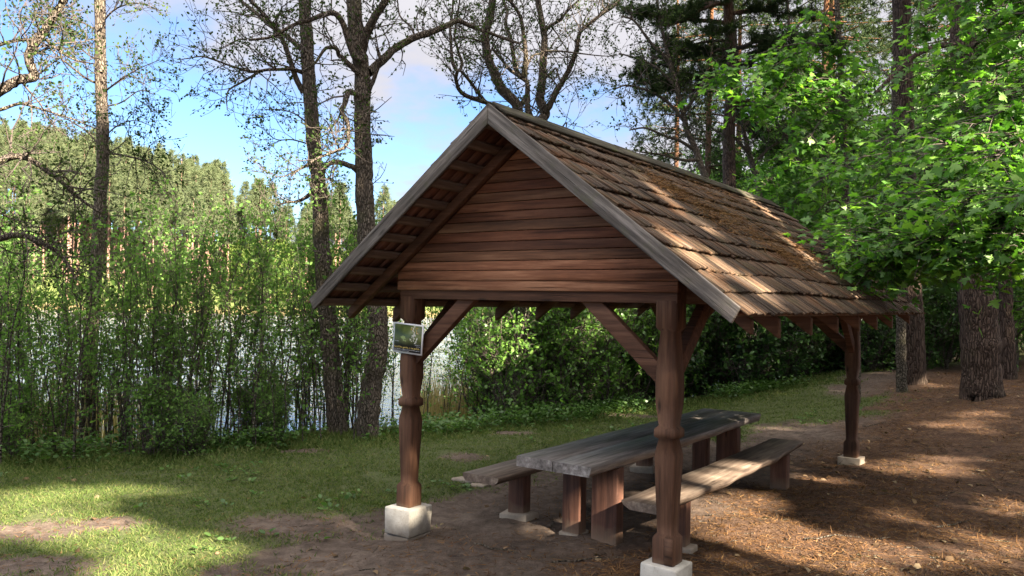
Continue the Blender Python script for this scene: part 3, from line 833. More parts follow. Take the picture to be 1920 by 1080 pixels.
gap(W(1.5, .75, .32), .13, .05); gap(W(1.17, .75, .15), .06, -.03); gap(W(2.0, .7, .46), .1, -.02); gap(W(2.0, 1.55, .46), .2, -.01); gap(W(2.0, 2.3, .46), .1, -.03)
def roof_pt(px, py):                     # where a sight line meets the right roof slope
    n_ = AXu * SLOPE + AXz; p0 = W(C_, 0, AP); v_ = ray(px, py); o_ = np.array([0, 0, EYE]); return o_ + v_ * ((p0 - o_) @ n_) / (v_ @ n_)
for px, py, rs, rt in ((1225, 355, .02, .02), (1262, 392, .02, .02), (1310, 425, .05, .02), (1345, 440, .05, .0), (1265, 455, .06, .03), (1330, 500, .08, .03), (1290, 500, .04, .02), (1390, 520, .08, .02), (1440, 560, .08, .0), (1500, 545, .04, .0), (1480, 470, .03, -.03), (1420, 400, .02, -.05), (1560, 570, .08, -.02)):
    gap(roof_pt(px, py), rs, rt)
gap(W(Wd + ECU - .1, -OV, EZ), .16, .1)
for px, py, d_ in ((1700, 330, 8.6), (1650, 470, 8.7), (1740, 250, 9), (1560, 400, 9.2), (1820, 520, 7.2), (1600, 510, 8.4), (1850, 150, 8), (1400, 165, 13), (1350, 185, 13.2), (1500, 300, 12.8), (1880, 330, 6.8)):
    gap(at(px, py, d_), .22, .16)
for px, py, d_, r_ in ((900, 640, 13.8, .4), (985, 620, 13.6, .45), (1060, 650, 14, .3), (1130, 600, 14.5, .35), (950, 700, 13.2, .2), (1180, 690, 15, .15), (1370, 640, 17, .12), (60, 470, 11, .25), (230, 520, 11.5, .2), (330, 450, 11.5, .35), (430, 470, 11.8, .4), (520, 440, 11.8, .35), (480, 400, 11.8, .3), (350, 380, 11.6, .3), (580, 520, 11.4, .12), (300, 520, 11.3, .15), (190, 60, 12.6, .3), (596, 330, 11.6, .1), (950, 130, 14.2, .15), (1018, 90, 14.2, .15), (150, 600, 10.5, .1), (380, 620, 11, .1), (500, 560, 11.5, .15), (620, 770, 11.4, .05), (1300, 350, 15, .3), (1420, 700, 17.5, .1)):
    gap(at(px, py, d_), r_, r_ * .7)
GA = np.array(GAPS)
def shaded(P):
    s, t = st(P)
    k = np.zeros(len(s), bool)
    wob = (fbm(s * 2.2, t * 2.2, 71, 3) - .5) * .9
    for a, b, rs, rt in GA:
        k |= (((s - a) / (rs + .24)) ** 2 + ((t - b) / (rt + .22)) ** 2) < 1 + wob * .7
    # small chinks cut by noise for sun flecks, more of them out to the right; open above the thicket tops
    n = fbm(s * 2.6, t * 6.5, 5, 4)
    k |= n > (.69 - .10 * sstep(5.5, 10, s))
    hi = t + (fbm(s * .8, t * .8, 9) - .5) * 3.2
    lim = np.interp(s, [-8, 0, 2.2, 3.1, 3.5, 5, 6.5, 9.7, 12, 20], [6.4, 6.4, 6.8, 8.6, 11, 11.2, 12, 13.2, 14, 14.5])
    k |= hi > lim
    return ~k
rngS = np.random.default_rng(77)
def shade_tree(e1, k, seed, z0, z1):
    rng = np.random.default_rng(seed)
    x, y = E1[:2] * e1 + SUN_H * k; base = np.array([x, y, gz(x, y)])
    T = Tree(seed); P, r = T.limb(np.array([base - [0, 0, .3], base + [.1, 0, 6], base + [0, .2, 13], base + [.15, .1, z1]]), .26, .05, 10)
    n = 11500
    h = rng.random(n) ** .85; zc = z0 + (z1 - z0) * h
    rad = 3.6 * (1 - .45 * h) * np.sqrt(rng.random(n)); a = rng.uniform(0, 2 * PI, n)
    Q = np.stack([x + rad * np.cos(a), y + rad * np.sin(a), zc - .12 * rad], -1)
    for q in range(34):
        zz_ = z0 + (z1 - z0) * q / 34; a_ = rng.uniform(0, 2 * PI); L_ = 3.2 * (1 - .5 * q / 34)
        o = np.array([x, y, zz_ + .2]); tip = o + [L_ * math.cos(a_), L_ * math.sin(a_), -.3]
        if shaded(((o + tip) / 2)[None])[0] and shaded(tip[None])[0]: T.limb(np.array([o, (o + tip) / 2 + [0, 0, .2], tip]), .05, .012, 5)
    Q = Q[shaded(Q)]
    T.lp = list(Q); T.ld = list(rand_dirs(rng, len(Q), .2))
    T.leaves(LEAF4, .36, .5)
    T.finish('shade_tree', 'tall dense tree standing behind the viewer, its shade falling across the clearing', 'tree', base, M['bark_pine'], M['leaf_forest'], 'shade trees behind the viewer')
q = 0
for e1 in np.arange(-4.5, 22, 2.6):
    for k_ in (16.5, 20.5):
        kk = k_ + rngS.uniform(-1.2, 1.2)
        shade_tree(e1 + rngS.uniform(-.6, .6), kk, 500 + q, (kk * .577 - 1.0), (kk * .577 + (13.5 if e1 < 9 else 16))); q += 1
print('shade', time.time() - T0)

# ------------------------------------------------------------------ NAMED TREES BY THE LAKE
LOC = dict(leaves=5, lsp=.6)
def hero(seed, name, label, trunk, limbs, d, bark_m, leaf_m, lsize, trunk_r, tw=(1.1, 1, 6), group=None, flare=.25, twn=12, top=True, up=.15):
    T = Tree(seed); base = trunk[0]
    P, r = T.limb(to_ground(trunk), trunk_r[0], trunk_r[1], 14, 5, flare)
    Ps = [(P, r, .5)]
    for lm in limbs:
        Q, rq = T.limb(lm[0], lm[1], lm[2], 7, 5); Ps.append((Q, rq, .15))
    for k, (Q, rq, lo) in enumerate(Ps):
        ln = np.linalg.norm(np.diff(Q, axis=0), axis=1).sum()
        T.sprout(Q, rq, int(twn if k == 0 else max(3, ln * tw[2] * 1.25)), tw[0], tw[1], lo if k else .45, up, 1., 5, .6)
    T.leaves(LEAF, lsize * .78, .4)
    b = np.array([base[0], base[1], gz(base[0], base[1])])
    return T.finish(name, label, 'tree', b, bark_m, leaf_m, group)

px_w = lambda px, d: px / 1503 * d / 2
# slim tree on the left
d = 12.6
tr = traced([(164, 850), (166, 740), (170, 640), (178, 530), (185, 440), (190, 340), (193, 270), (190, 170), (188, 60), (186, -40), (183, -160), (181, -260)], d)
lb = [(traced([(186, 158), (160, 146), (130, 122), (108, 105), (84, 82), (60, 72)], d, d - .8), .02, .008),
      (traced([(192, 286), (235, 292), (282, 306), (312, 332), (332, 372)], d, d - .6), .02, .006),
      (traced([(193, 282), (160, 244), (112, 218), (70, 212)], d, d + .6), .016, .006),
      (traced([(196, 172), (225, 150), (262, 128), (300, 112)], d, d - .5), .015, .005),
      (traced([(196, 200), (228, 192), (262, 170), (292, 178)], d, d + .5), .015, .005),
      (traced([(192, 40), (220, 15), (262, 6), (300, 20)], d, d - .5), .016, .005),
      (traced([(187, 60), (150, 40), (110, 30), (70, 20)], d, d + .4), .016, .005),
      (traced([(190, 120), (150, 90), (120, 60), (90, 50)], d, d + .7), .014, .005),
      (traced([(194, 262), (214, 240), (250, 226), (290, 238)], d, d - .4), .013, .005)]
hero(11, 'alder_tree', 'slim straight alder trunk at the left, standing alone out of the thicket', tr, lb, d, M['bark_alder'], M['leaf_alder'], .062, (px_w(28, d), px_w(18, d)), (.9, 1, 10), twn=16)

# gnarled limbs reaching in from a tree just outside on the left
d = 8.3
tb_ = np.array([-7.35, 8.4, gz(-7.35, 8.4)])
tr = np.array([tb_, tb_ + [.05, 0, 1.2], tb_ + [.15, .05, 2.4], tb_ + [.1, .1, 3.9], tb_ + [.2, .1, 6.2], tb_ + [.1, .2, 8.5]])
lb = [(np.vstack([tr[2] + [0, 0, .9], traced([(-90, 215), (-30, 185), (0, 170), (30, 152), (58, 146), (63, 138), (54, 112), (56, 95), (76, 68), (92, 46), (108, 18), (122, -6), (140, -60)], d)]), .058, .036),
      (np.vstack([tr[2] + [0, 0, .3], traced([(-60, 325), (0, 302), (26, 293), (52, 297), (80, 314), (108, 335), (128, 352), (150, 372), (182, 396)], d)]), .05, .012),
      (np.vstack([tr[1] + [0, 0, .9], traced([(-50, 455), (0, 448), (24, 441), (50, 443), (80, 456), (108, 472), (130, 500), (142, 524)], d)]), .045, .012),
      (traced([(-40, 212), (0, 206), (32, 195), (52, 197), (88, 208), (132, 222), (182, 242)], d), .022, .006),
      (traced([(-60, 110), (0, 84), (35, 75), (66, 72), (90, 44)], d), .02, .014),
      (traced([(86, 74), (110, 94), (140, 112), (178, 120)], d), .02, .006),
      (traced([(-30, 400), (0, 400), (30, 412), (60, 420)], d), .012, .005),
      (traced([(136, 350), (140, 380), (142, 410), (146, 440)], d), .01, .004)]
hero(12, 'gnarled_tree', 'crooked mossy limbs reaching in over the thicket at the far left edge', tr, lb, d, M['bark_alder'], M['leaf_alder'], .05, (.19, .09), (.8, 1, 7), twn=6)

# the two straight trunks left of the shelter
d = 11.6
tr = traced([(634, 830), (629, 760), (622, 690), (616, 610), (608, 520), (603, 440), (598, 360), (592, 300), (585, 230), (580, 160), (576, 90), (572, 20), (566, -60), (560, -160), (556, -260)], d)
lb = [(traced([(569, 174), (556, 149), (544, 113), (532, 79), (523, 65), (505, 40), (488, 20), (470, 0), (455, -30)], d, d - .4), .045, .018),
      (traced([(563, 91), (545, 74), (528, 61), (512, 50), (488, 31), (464, 12), (447, -4), (430, -30)], d, d + .5), .04, .02),
      (traced([(566, 136), (549, 130), (524, 130), (493, 132), (474, 142), (450, 156), (430, 168), (425, 184), (426, 206)], d, d - 1), .03, .006),
      (traced([(495, 132), (470, 134), (440, 126), (404, 113), (378, 106), (350, 110), (332, 112)], d - .5, d - 1.2), .02, .005),
      (traced([(462, 74), (448, 74), (430, 84), (410, 92)], d - .3, d - .9), .014, .005),
      (traced([(584, 362), (570, 372), (556, 378), (538, 379), (520, 386)], d, d - .6), .035, .008),
      (traced([(594, 305), (575, 312), (556, 320), (536, 330), (515, 332)], d, d - .7), .02, .006),
      (traced([(576, 230), (550, 212), (520, 205), (498, 206)], d, d + .4), .013, .005),
      (traced([(578, 270), (548, 262), (520, 262), (500, 250)], d, d - .6), .012, .005)]
hero(13, 'alder_tree', 'straight alder trunk leaning slightly left, second trunk left of the shelter roof', tr, lb, d, M['bark_alder'], M['leaf_alder'], .055, (px_w(38, d), px_w(19, d)), (.85, 1, 9), twn=14)

d = 11.3
tr = traced([(686, 850), (689, 800), (695, 745), (703, 690), (709, 640), (708, 590), (700, 530), (690, 460), (685, 400), (683, 340), (681, 280), (679, 210), (679, 150), (675, 110), (668, 60), (664, 5), (660, -60), (655, -160), (650, -260)], d)
lb = [(traced([(678, 96), (684, 70), (694, 48), (706, 26), (722, 2), (740, -40)], d, d - .3), .075, .045),
      (traced([(692, 136), (704, 124), (720, 110), (743, 89), (778, 70), (813, 58), (840, 47), (856, 39), (872, 44), (894, 54), (918, 62), (950, 74), (975, 82)], d, d + 1.2), .07, .02),
      (traced([(688, 176), (696, 160), (704, 140), (710, 122), (713, 112), (709, 96), (707, 90)], d, d - .3), .035, .02),
      (traced([(677, 116), (662, 101), (652, 72), (643, 44), (632, 28), (621, 24), (608, 28), (597, 31), (580, 38), (566, 41), (548, 48), (527, 60), (512, 68), (496, 72), (466, 75)], d - .1, d - .9), .05, .016),
      (traced([(672, 138), (662, 128), (652, 118), (642, 108), (635, 103), (632, 92), (622, 89), (610, 91), (602, 102), (594, 114), (584, 124), (570, 132)], d - .1, d - .5), .04, .014),
      (traced([(672, 178), (662, 174), (653, 172), (650, 182), (646, 196), (640, 207), (645, 218), (652, 232), (653, 250), (653, 264), (646, 276), (636, 281), (618, 288), (599, 295), (580, 306), (560, 319), (545, 330)], d - .2, d - .9), .045, .010),
      (traced([(675, 326), (664, 315), (650, 309), (632, 304), (618, 307), (608, 316), (603, 330)], d, d - .1), .045, .032),
      (traced([(640, 208), (632, 226), (622, 236), (612, 244), (600, 250)], d - .4, d - .7), .015, .005),
      (traced([(638, 282), (628, 262), (615, 232), (608, 224)], d - .4, d - .3), .015, .006),
      (traced([(778, 70), (770, 50), (750, 30), (745, 0)], d + .5, d + .7), .02, .01)]
hero(14, 'alder_tree', 'thick forking alder trunk with kinked limbs directly left of the shelter roof', tr, lb, d, M['bark_alder'], M['leaf_alder'], .055, (px_w(42, d), px_w(25, d)), (.85, 1, 8), twn=14)

# many-stemmed tree behind the ridge
d = 14.2
b0 = np.array([.32, 14.2, gz(.32, 14.2)])
j = at(985, 330, d)
tr = np.vstack([b0, b0 * .5 + j * .5 + [-.05, 0, 0], j, at(1000, 260, d)])
lb = [(np.vstack([j, traced([(972, 240), (971, 217), (968, 196), (950, 176), (934, 156), (924, 132), (915, 110), (911, 86), (910, 64), (916, 42), (921, 20), (923, 0), (926, -50), (930, -120)], d, d - .5)]), .10, .06),
      (traced([(970, 202), (979, 194), (986, 184), (989, 168), (988, 154), (980, 147), (966, 138), (952, 127), (944, 116), (932, 102), (922, 90)], d, d + .4), .055, .02),
      (traced([(978, 146), (968, 132), (964, 114), (961, 96), (957, 72), (950, 54), (948, 40), (951, 20), (944, 2), (938, -30)], d, d + .6), .045, .025),
      (traced([(981, 146), (984, 122), (986, 104), (983, 80), (980, 56), (976, 34), (966, 14), (950, -4), (930, -30)], d, d - .6), .05, .022),
      (traced([(1004, 250), (997, 226), (990, 208), (989, 185), (989, 162)], d, d), .07, .045),
      (np.vstack([j, traced([(1008, 240), (1017, 224), (1022, 211), (1016, 196), (1013, 186), (1015, 166), (1017, 146), (1018, 120), (1020, 96), (1021, 76), (1018, 52), (1013, 24), (1008, -4), (1002, -60)], d, d + .5)]), .10, .05),
      (traced([(1023, 210), (1034, 190), (1045, 168), (1056, 150), (1066, 132), (1074, 112), (1081, 92), (1083, 76), (1088, 60), (1098, 50), (1116, 36), (1132, 24), (1150, 12), (1170, -10)], d, d - .8), .06, .02),
      (traced([(1020, 60), (1032, 48), (1046, 40), (1058, 28), (1070, 14), (1086, 0)], d + .4, d), .035, .016),
      (traced([(1024, 145), (1034, 136), (1042, 128), (1046, 138), (1050, 150), (1052, 160)], d, d - .2), .022, .010),
      (traced([(930, 215), (922, 198), (906, 190), (888, 185), (872, 178), (862, 170), (856, 156), (855, 144), (858, 132)], d - .4, d - 1), .045, .03),
      (traced([(920, 200), (910, 190), (898, 176), (886, 159), (876, 146), (866, 134)], d - .4, d - .9), .035, .025),
      (traced([(858, 134), (850, 122), (847, 106), (846, 92), (845, 72), (844, 50), (848, 20), (850, -10)], d - .9, d - 1), .035, .016),
      (traced([(862, 134), (866, 118), (860, 100), (856, 84), (852, 70), (856, 40), (862, 0)], d - .9, d - .8), .03, .014),
      (traced([(1016, 100), (1000, 104), (992, 116), (988, 130), (988, 150)], d, d), .018, .014),
      (traced([(1024, 96), (1050, 96), (1085, 100), (1120, 104), (1150, 106)], d - .2, d - .8), .02, .006),
      (traced([(908, 80), (890, 74), (872, 71), (850, 72)], d - .3, d - .6), .02, .012),
      (traced([(1048, 248), (1056, 236), (1062, 230), (1060, 246), (1050, 260)], d - .3, d - .4), .016, .008)]
hero(15, 'many_stemmed_tree', 'many stemmed crooked tree rising behind the roof ridge', tr, lb, d, M['bark_alder'], M['leaf_alder'], .06, (.26, .13), (1.0, 1, 7), twn=2, flare=.2)

# airy willow-like trees right of the ridge
def airy(seed, base, stems, label, lsize=.06, tw=(1.1, 1, 8), r=(.09, .03), leafm='leaf_alder'):
    T = Tree(seed); first = True
    for P in stems:
        Q, rq = T.limb(P, r[0] if first else r[0] * .5, r[1] if first else r[1] * .5, 8); first = False
        ln = np.linalg.norm(np.diff(Q, axis=0), axis=1).sum()
        T.sprout(Q, rq, int(ln * tw[2] * .6), tw[0], tw[1], .3, .1, 1, 6, .6, droop=.06)
    T.leaves(LEAF, lsize, .4); b = np.array([base[0], base[1], gz(base[0], base[1])])
    return T.finish('willow_tree', label, 'tree', b, M['bark_alder'], M[leaf_m_ok(leafm)], None)
def leaf_m_ok(n): return n
d = 18; b0 = np.array([4.35, 18.3, gz(4.35, 18.3)])
airy(31, b0, [np.vstack([b0 - [0, 0, .2], traced([(1335, 420), (1309, 295), (1290, 250), (1278, 200), (1268, 160), (1254, 110), (1240, 50), (1228, -20)], d)]),
              traced([(1300, 280), (1275, 264), (1245, 254), (1210, 240), (1180, 244)], d, d - .7), traced([(1284, 228), (1250, 190), (1215, 170), (1175, 160), (1150, 168)], d, d - .5),
              traced([(1270, 165), (1235, 130), (1195, 110), (1160, 100)], d, d + .4), traced([(1280, 215), (1310, 170), (1330, 120), (1338, 70)], d, d + .5),
              traced([(1256, 115), (1220, 80), (1190, 40), (1165, 30)], d, d - .4), traced([(1310, 300), (1280, 300), (1240, 290), (1200, 285)], d, d - .6)],
     'airy pale willow with fine drooping twigs between roof ridge and dark pine', .06, (1.05, 1, 13))
b0 = np.array([6.2, 20, gz(6.2, 20)]); d = 20
airy(32, b0, [np.vstack([b0 - [0, 0, .2], traced([(1425, 380), (1412, 316), (1400, 270), (1392, 230), (1385, 160), (1378, 60), (1370, -20)], d)]),
              traced([(1405, 290), (1380, 262), (1350, 250), (1320, 230)], d, d - .5), traced([(1395, 240), (1420, 200), (1446, 170), (1470, 120)], d, d + .5),
              traced([(1410, 310), (1440, 280), (1480, 250), (1500, 210)], d, d + .4)],
     'thin dark willow stem right of the dark pine above the roof', .06, (1.05, 1, 9))
b0 = np.array([6.4, 20, gz(6.4, 20)]); d = 20
airy(33, b0, [np.vstack([b0 - [0, 0, .2], traced([(1500, 360), (1494, 290), (1488, 230), (1490, 160), (1480, 60), (1475, -30)], d)]),
              traced([(1494, 290), (1470, 250), (1450, 220), (1430, 200)], d, d - .5), traced([(1490, 240), (1520, 200), (1545, 160)], d, d + .5)],
     'slender tree with open crown seen through the gap above the roof end', .075, (1.3, 1, 8), leafm='leaf_forest')

# ------------------------------------------------------------------ PINES
def pine(seed, label, trunk, r, crown_from, nbr, Lb, bare=(), extra=(), tmul=1.0, name='pine_tree', dead=0, keep=None):
    T = Tree(seed); rng = T.rng
    P, rr = T.limb(to_ground(trunk), r[0], r[1], 16, 5, .14)
    for e in extra: T.limb(e[0], e[1], e[2], 7)
    m = len(P); pts = []; dirs = []
    zs = P[:, 2]
    for q in range(nbr):
        z = crown_from + (zs[-1] - crown_from) * (q + rng.random()) / nbr
        i = int(np.searchsorted(zs, z)); i = min(max(i, 1), m - 1)
        a = rng.uniform(0, 2 * PI); fr = (z - crown_from) / max(zs[-1] - crown_from, .1)
        LL = Lb * rng.uniform(.6, 1.15) * (1 - .6 * fr)
        o = P[i]; dv = np.array([math.cos(a), math.sin(a), rng.uniform(-.15, .25)])
        pp = [o]; dd = dv.copy()
        for k in range(6):
            dd = dd + rng.normal(0, .16, 3); dd[2] += .03 if k > 3 else -.05; dd /= np.linalg.norm(dd); pp.append(pp[-1] + dd * LL / 6)
        pp = np.array(pp)
        if keep is not None and not keep(pp[3], pp[-1]): continue
        T.wood.tube(pp, np.linspace(.018 * LL + .012, .006, 7), 5, cap=False)
        for k in range(int(6 * LL * tmul) + 4):
            t = rng.uniform(.25, 1); i2 = min(int(t * 6), 5); b_ = pp[i2] + (pp[i2 + 1] - pp[i2]) * (t * 6 - i2)
            sd = dd * .7 + rng.normal(0, .6, 3); sd[2] = sd[2] * .5 + .1; sd /= np.linalg.norm(sd); sl = rng.uniform(.3, .7) * min(LL * .3, .7)
            T.tw.tube(np.array([b_, b_ + sd * sl * .5, b_ + sd * sl + [0, 0, .03]]), [.008, .006, .003], 3, cap=False)
            for h in range(int(5 * tmul) + 2):
                f = rng.uniform(.3, 1.05); pts.append(b_ + sd * sl * f + rng.normal(0, .04, 3)); dirs.append(sd + rng.normal(0, .45, 3))
    T.lp = pts; T.ld = dirs
    T.leaves(TUFT, .17, .5)
    b = np.array([trunk[0][0], trunk[0][1], gz(trunk[0][0], trunk[0][1])])
    return T.finish(name, label, 'tree', b, M['bark_pine'], M['needle'], None)
d = 12.9
pine(41, 'massive furrowed pine trunk beside the shelter, nearest on the right', traced([(1841, 742), (1838, 660), (1834, 580), (1828, 470), (1822, 350), (1815, 220), (1808, 80), (1802, -60), (1796, -260), (1790, -600)], d), (px_w(76, d), px_w(34, d)), 9.5, 30, 3.2,
     extra=[(traced([(1790, 84), (1765, 86), (1738, 93), (1716, 104), (1698, 119), (1680, 136), (1664, 152), (1642, 174)], d - .1, d - .5), .05, .03)])
d = 15.2
pine(42, 'reddish pine trunk close behind the far corner of the shelter', traced([(1714, 724), (1712, 660), (1708, 560), (1701, 430), (1697, 300), (1693, 150), (1690, 0), (1686, -200), (1684, -500)], d), (px_w(46, d), px_w(28, d)), 9, 34, 3.4)
d = 15.6
pine(43, 'slim pine trunk immediately right of the massive furrowed pine', traced([(1893, 722), (1890, 650), (1886, 560), (1880, 440), (1873, 330), (1867, 200), (1862, 90), (1858, -40), (1855, -300)], d), (px_w(29, d), px_w(13, d)), 9, 18, 2.2)
d = 14.4
T = Tree(44); base = at(1691, 730, d); Q, rq = T.limb(to_ground(traced([(1691, 730), (1690, 660), (1689, 590), (1687, 500), (1684, 380), (1680, 250), (1677, 120)], d)), px_w(20, d), px_w(12, d), 10, 5, .2)
T.sprout(Q, rq, 12, 1.3, 1, .5, .2, .6, 6); T.leaves(LEAF, .10, .8)
T.finish('birch_tree', 'thin grey trunk touching the reddish pine behind the shelter corner', 'tree', np.array([base[0], base[1], gz(base[0], base[1])]), M['bark_stem'], M['leaf_forest'])
# dark bushy pine above the roof, its needles hanging into the sky gap
d = 19.5
b0 = np.array([5.3, 19.5, gz(5.3, 19.5)])
pine(45, 'dark shaggy pine hanging over the middle of the roof against the sky', np.vstack([b0, traced([(1368, 420), (1367, 340), (1367, 240), (1372, 128), (1366, 43), (1362, -60), (1358, -220), (1354, -420)], d)]), (.2, .08), 6.6, 62, 3.4, tmul=1.6)
print('hero', time.time() - T0)

# ------------------------------------------------------------------ MAPLE hanging in from the right
T = Tree(51); rng = T.rng
mb = np.array([6.3, 6.9, gz(6.3, 6.9)])
trk = np.array([mb, mb + [-.05, .05, 1.4], mb + [-.2, .1, 3.0], mb + [-.2, .2, 5.0], mb + [-.3, .3, 7.5]])
P, r = T.limb(np.vstack([mb - [0, 0, .2], trk]), .16, .06, 12, 5, .3)
def maple_spray(T, P, tips, leaf, nspr, r0=.024):
    rng = T.rng
    for (x, y, d) in tips:
        tip = at(x, y, d); hz = tip[2] + .35
        i = int(np.clip(np.searchsorted(P[:, 2], hz), 3, len(P) - 2)); o = P[i]
        mid = o * .45 + tip * .55 + [0, 0, .3 + rng.normal(0, .1)]
        Q, rq = T.limb(np.array([o, o * .75 + tip * .25 + [0, 0, .25], mid, tip * .85 + o * .15 + [0, 0, .12], tip]), r0, .005, 6, 4)
        n = len(Q)
        for k in range(nspr):
            t = rng.uniform(.4, 1.0); i2 = min(int(t * (n - 1)), n - 2); b_ = Q[i2]
            dv = (Q[i2 + 1] - Q[i2]); dv /= np.linalg.norm(dv); sd = rng.normal(0, 1, 3); sd[2] *= .3; sd -= dv * (sd @ dv) * .6; sd /= np.linalg.norm(sd)
            ln = rng.uniform(.15, .62); sd2 = sd * .8 + dv * .5; tipp = b_ + sd2 * ln + [0, 0, rng.normal(0, .1) - .04]
            T.tw.tube(np.array([b_, b_ * .5 + tipp * .5 + [0, 0, .03], tipp]), [.005, .004, .0025], 3, cap=False)
            for h in range(6):
                f = rng.uniform(.3, 1.1); q_ = b_ * (1 - f) + tipp * f + rng.normal(0, .05, 3); T.lp.append(q_ - [0, 0, .02]); dl = sd + rng.normal(0, .8, 3); dl[2] = -.4 + rng.normal(0, .35); T.ld.append(dl)
    n = len(T.lp); N = rng.normal(0, .55, (n, 3)); N[:, 2] += 1.0; N[:, 1] -= .2
    T.tw.cloud(MAPLE[0], MAPLE[1], np.array(T.lp), np.array(T.ld), N, leaf * rng.uniform(.45, 1.2, n), 1)
tips = [(1545, 478, 7.6), (1570, 490, 7.5), (1610, 515, 7.3), (1670, 470, 7.1), (1620, 500, 7.4), (1800, 490, 6.4), (1740, 470, 6.9), (1585, 510, 7.2), (1640, 480, 7.0), (1700, 470, 6.8), (1620, 430, 7.6), (1680, 400, 7.2), (1770, 470, 6.6), (1850, 500, 6.3), (1900, 420, 6.2), (1560, 400, 8.0), (1610, 330, 8.2), (1690, 320, 7.8), (1780, 350, 7.2), (1900, 320, 6.6),
        (1640, 270, 8.8), (1720, 240, 8.2), (1790, 220, 7.6), (1880, 180, 7.0), (1730, 160, 8.4), (1800, 110, 8.0), (1900, 80, 7.2), (1720, 60, 8.6), (1820, 20, 8.0), (1910, 480, 6.0), (1830, 420, 6.8), (1740, 430, 7.4), (1880, 240, 7.2), (1550, 330, 8.8), (1900, -20, 7.4), (1780, -40, 8.2), (1660, 470, 7.8), (1600, 470, 8.0), (1700, 480, 7.2), (1760, 280, 6.6), (1850, 310, 6.0), (1905, 380, 5.6), (1770, 400, 6.2)]
maple_spray(T, P, [(a, b_, c * 1.13) for a, b_, c in tips], .098, 54)
T.finish('maple_tree', 'bright green maple hanging its broad leaves over the far right end of the roof', 'tree', mb, M['bark_stem'], M['leaf_maple'])
T = Tree(52); mb = np.array([5.9, 13.8, gz(5.9, 13.8)])
P, r = T.limb(np.array([mb - [0, 0, .2], mb + [0, 0, 1.4], mb + [-.15, 0, 3.0], mb + [-.2, .1, 5.0], mb + [-.4, .1, 8]]), .10, .04, 10, 5, .3)
maple_spray(T, P, [(1330, 150, 13.4), (1360, 185, 13.2), (1400, 165, 13.0), (1440, 190, 13.0), (1400, 215, 13.4), (1490, 210, 13), (1480, 300, 12.8), (1430, 350, 13), (1520, 260, 12.6), (1540, 340, 12.4), (1470, 400, 13), (1500, 440, 13), (1560, 180, 13), (1590, 120, 13.5), (1530, 90, 13.8), (1600, 230, 12.8), (1440, 130, 14), (1390, 380, 14)], .125, 30, .02)
T.finish('maple_tree', 'younger maple with light green leaf sprays behind the roof, below the dark pine', 'tree', mb, M['bark_stem'], M['leaf_maple'])
print('maple', time.time() - T0)

# ------------------------------------------------------------------ proto builders for repeats
def proto_tree(seed, H, r0, crown, nl, lsize, leafm, barkm, name, tmpl=LEAF4, Lb=None, lo=.3, dense=1.0):
    """broadleaf tree: trunk with limbs, twigs, clumps of leaves with gaps between them"""
    T = Tree(seed); rng = T.rng; Lb = Lb or H * .28
    pts = [np.array([rng.normal(0, .05) * H * t, rng.normal(0, .05) * H * t, H * t - .15]) for t in np.linspace(0, 1, 6)]
    P, r = T.limb(np.array(pts), r0, r0 * .2, 8, 4, .25)
    m = len(P)
    for q in range(nl):
        t = lo + (1 - lo) * (q + rng.random()) / nl; i = min(int(t * (m - 1)), m - 1); a = rng.uniform(0, 2 * PI)
        LL = Lb * rng.uniform(.5, 1.15) * (1.15 - .75 * t); dd = np.array([math.cos(a), math.sin(a), rng.uniform(.0, .6)])
        pp = [P[i]]
        for k in range(5): dd = dd + rng.normal(0, .22, 3); dd /= np.linalg.norm(dd); pp.append(pp[-1] + dd * LL / 5)
        pp = np.array(pp); rd = np.linspace(max(.012 * LL + .006, .008), .004, 6); T.wood.tube(pp, rd, 5, cap=False)
        for c in range(crown):
            i2 = rng.integers(1, 6); c0 = pp[i2] + rng.normal(0, .13 * LL, 3); sz = LL * rng.uniform(.10, .22)
            k = int(dense * rng.integers(12, 26)); off = rng.normal(0, 1, (k, 3)) * sz * np.array([1, 1, .5])
            T.lp += list(c0 + off); T.ld += list(off * .6 + rng.normal(0, .6, (k, 3)) * sz + np.array([0, 0, -.25 * sz]))
    T.leaves(tmpl, lsize, .8)
    root = thing(name, 'x', 'tree'); T.wood.build('trunk', barkm, root, smooth=True); T.tw.build('crown', [M['twig'], leafm], root)
    return root
class Pool:
    def __init__(s, protos): s.p = protos; s.first = [True] * len(protos); s.rng = np.random.default_rng(len(protos) * 13 + 1)
    def put(s, x, y, sc, label, group, cat=None, z=None, k=None):
        k = s.rng.integers(len(s.p)) if k is None else k
        loc = (x, y, (gz(x, y) if z is None else z)); rz = s.rng.uniform(0, 2 * PI)
        if s.first[k]:
            o = s.p[k]; s.first[k] = False; o.location = loc; o.rotation_euler = (0, 0, rz); o.scale = (sc, sc, sc); o['label'] = label; o['group'] = group
        else: o = dup(s.p[k], loc, rz, sc, label, group)
        if cat: o['category'] = cat
        return o
    def done(s):
        for f, p in zip(s.first, s.p):
            if f:
                for c in list(p.children): bpy.data.objects.remove(c)
                bpy.data.objects.remove(p)

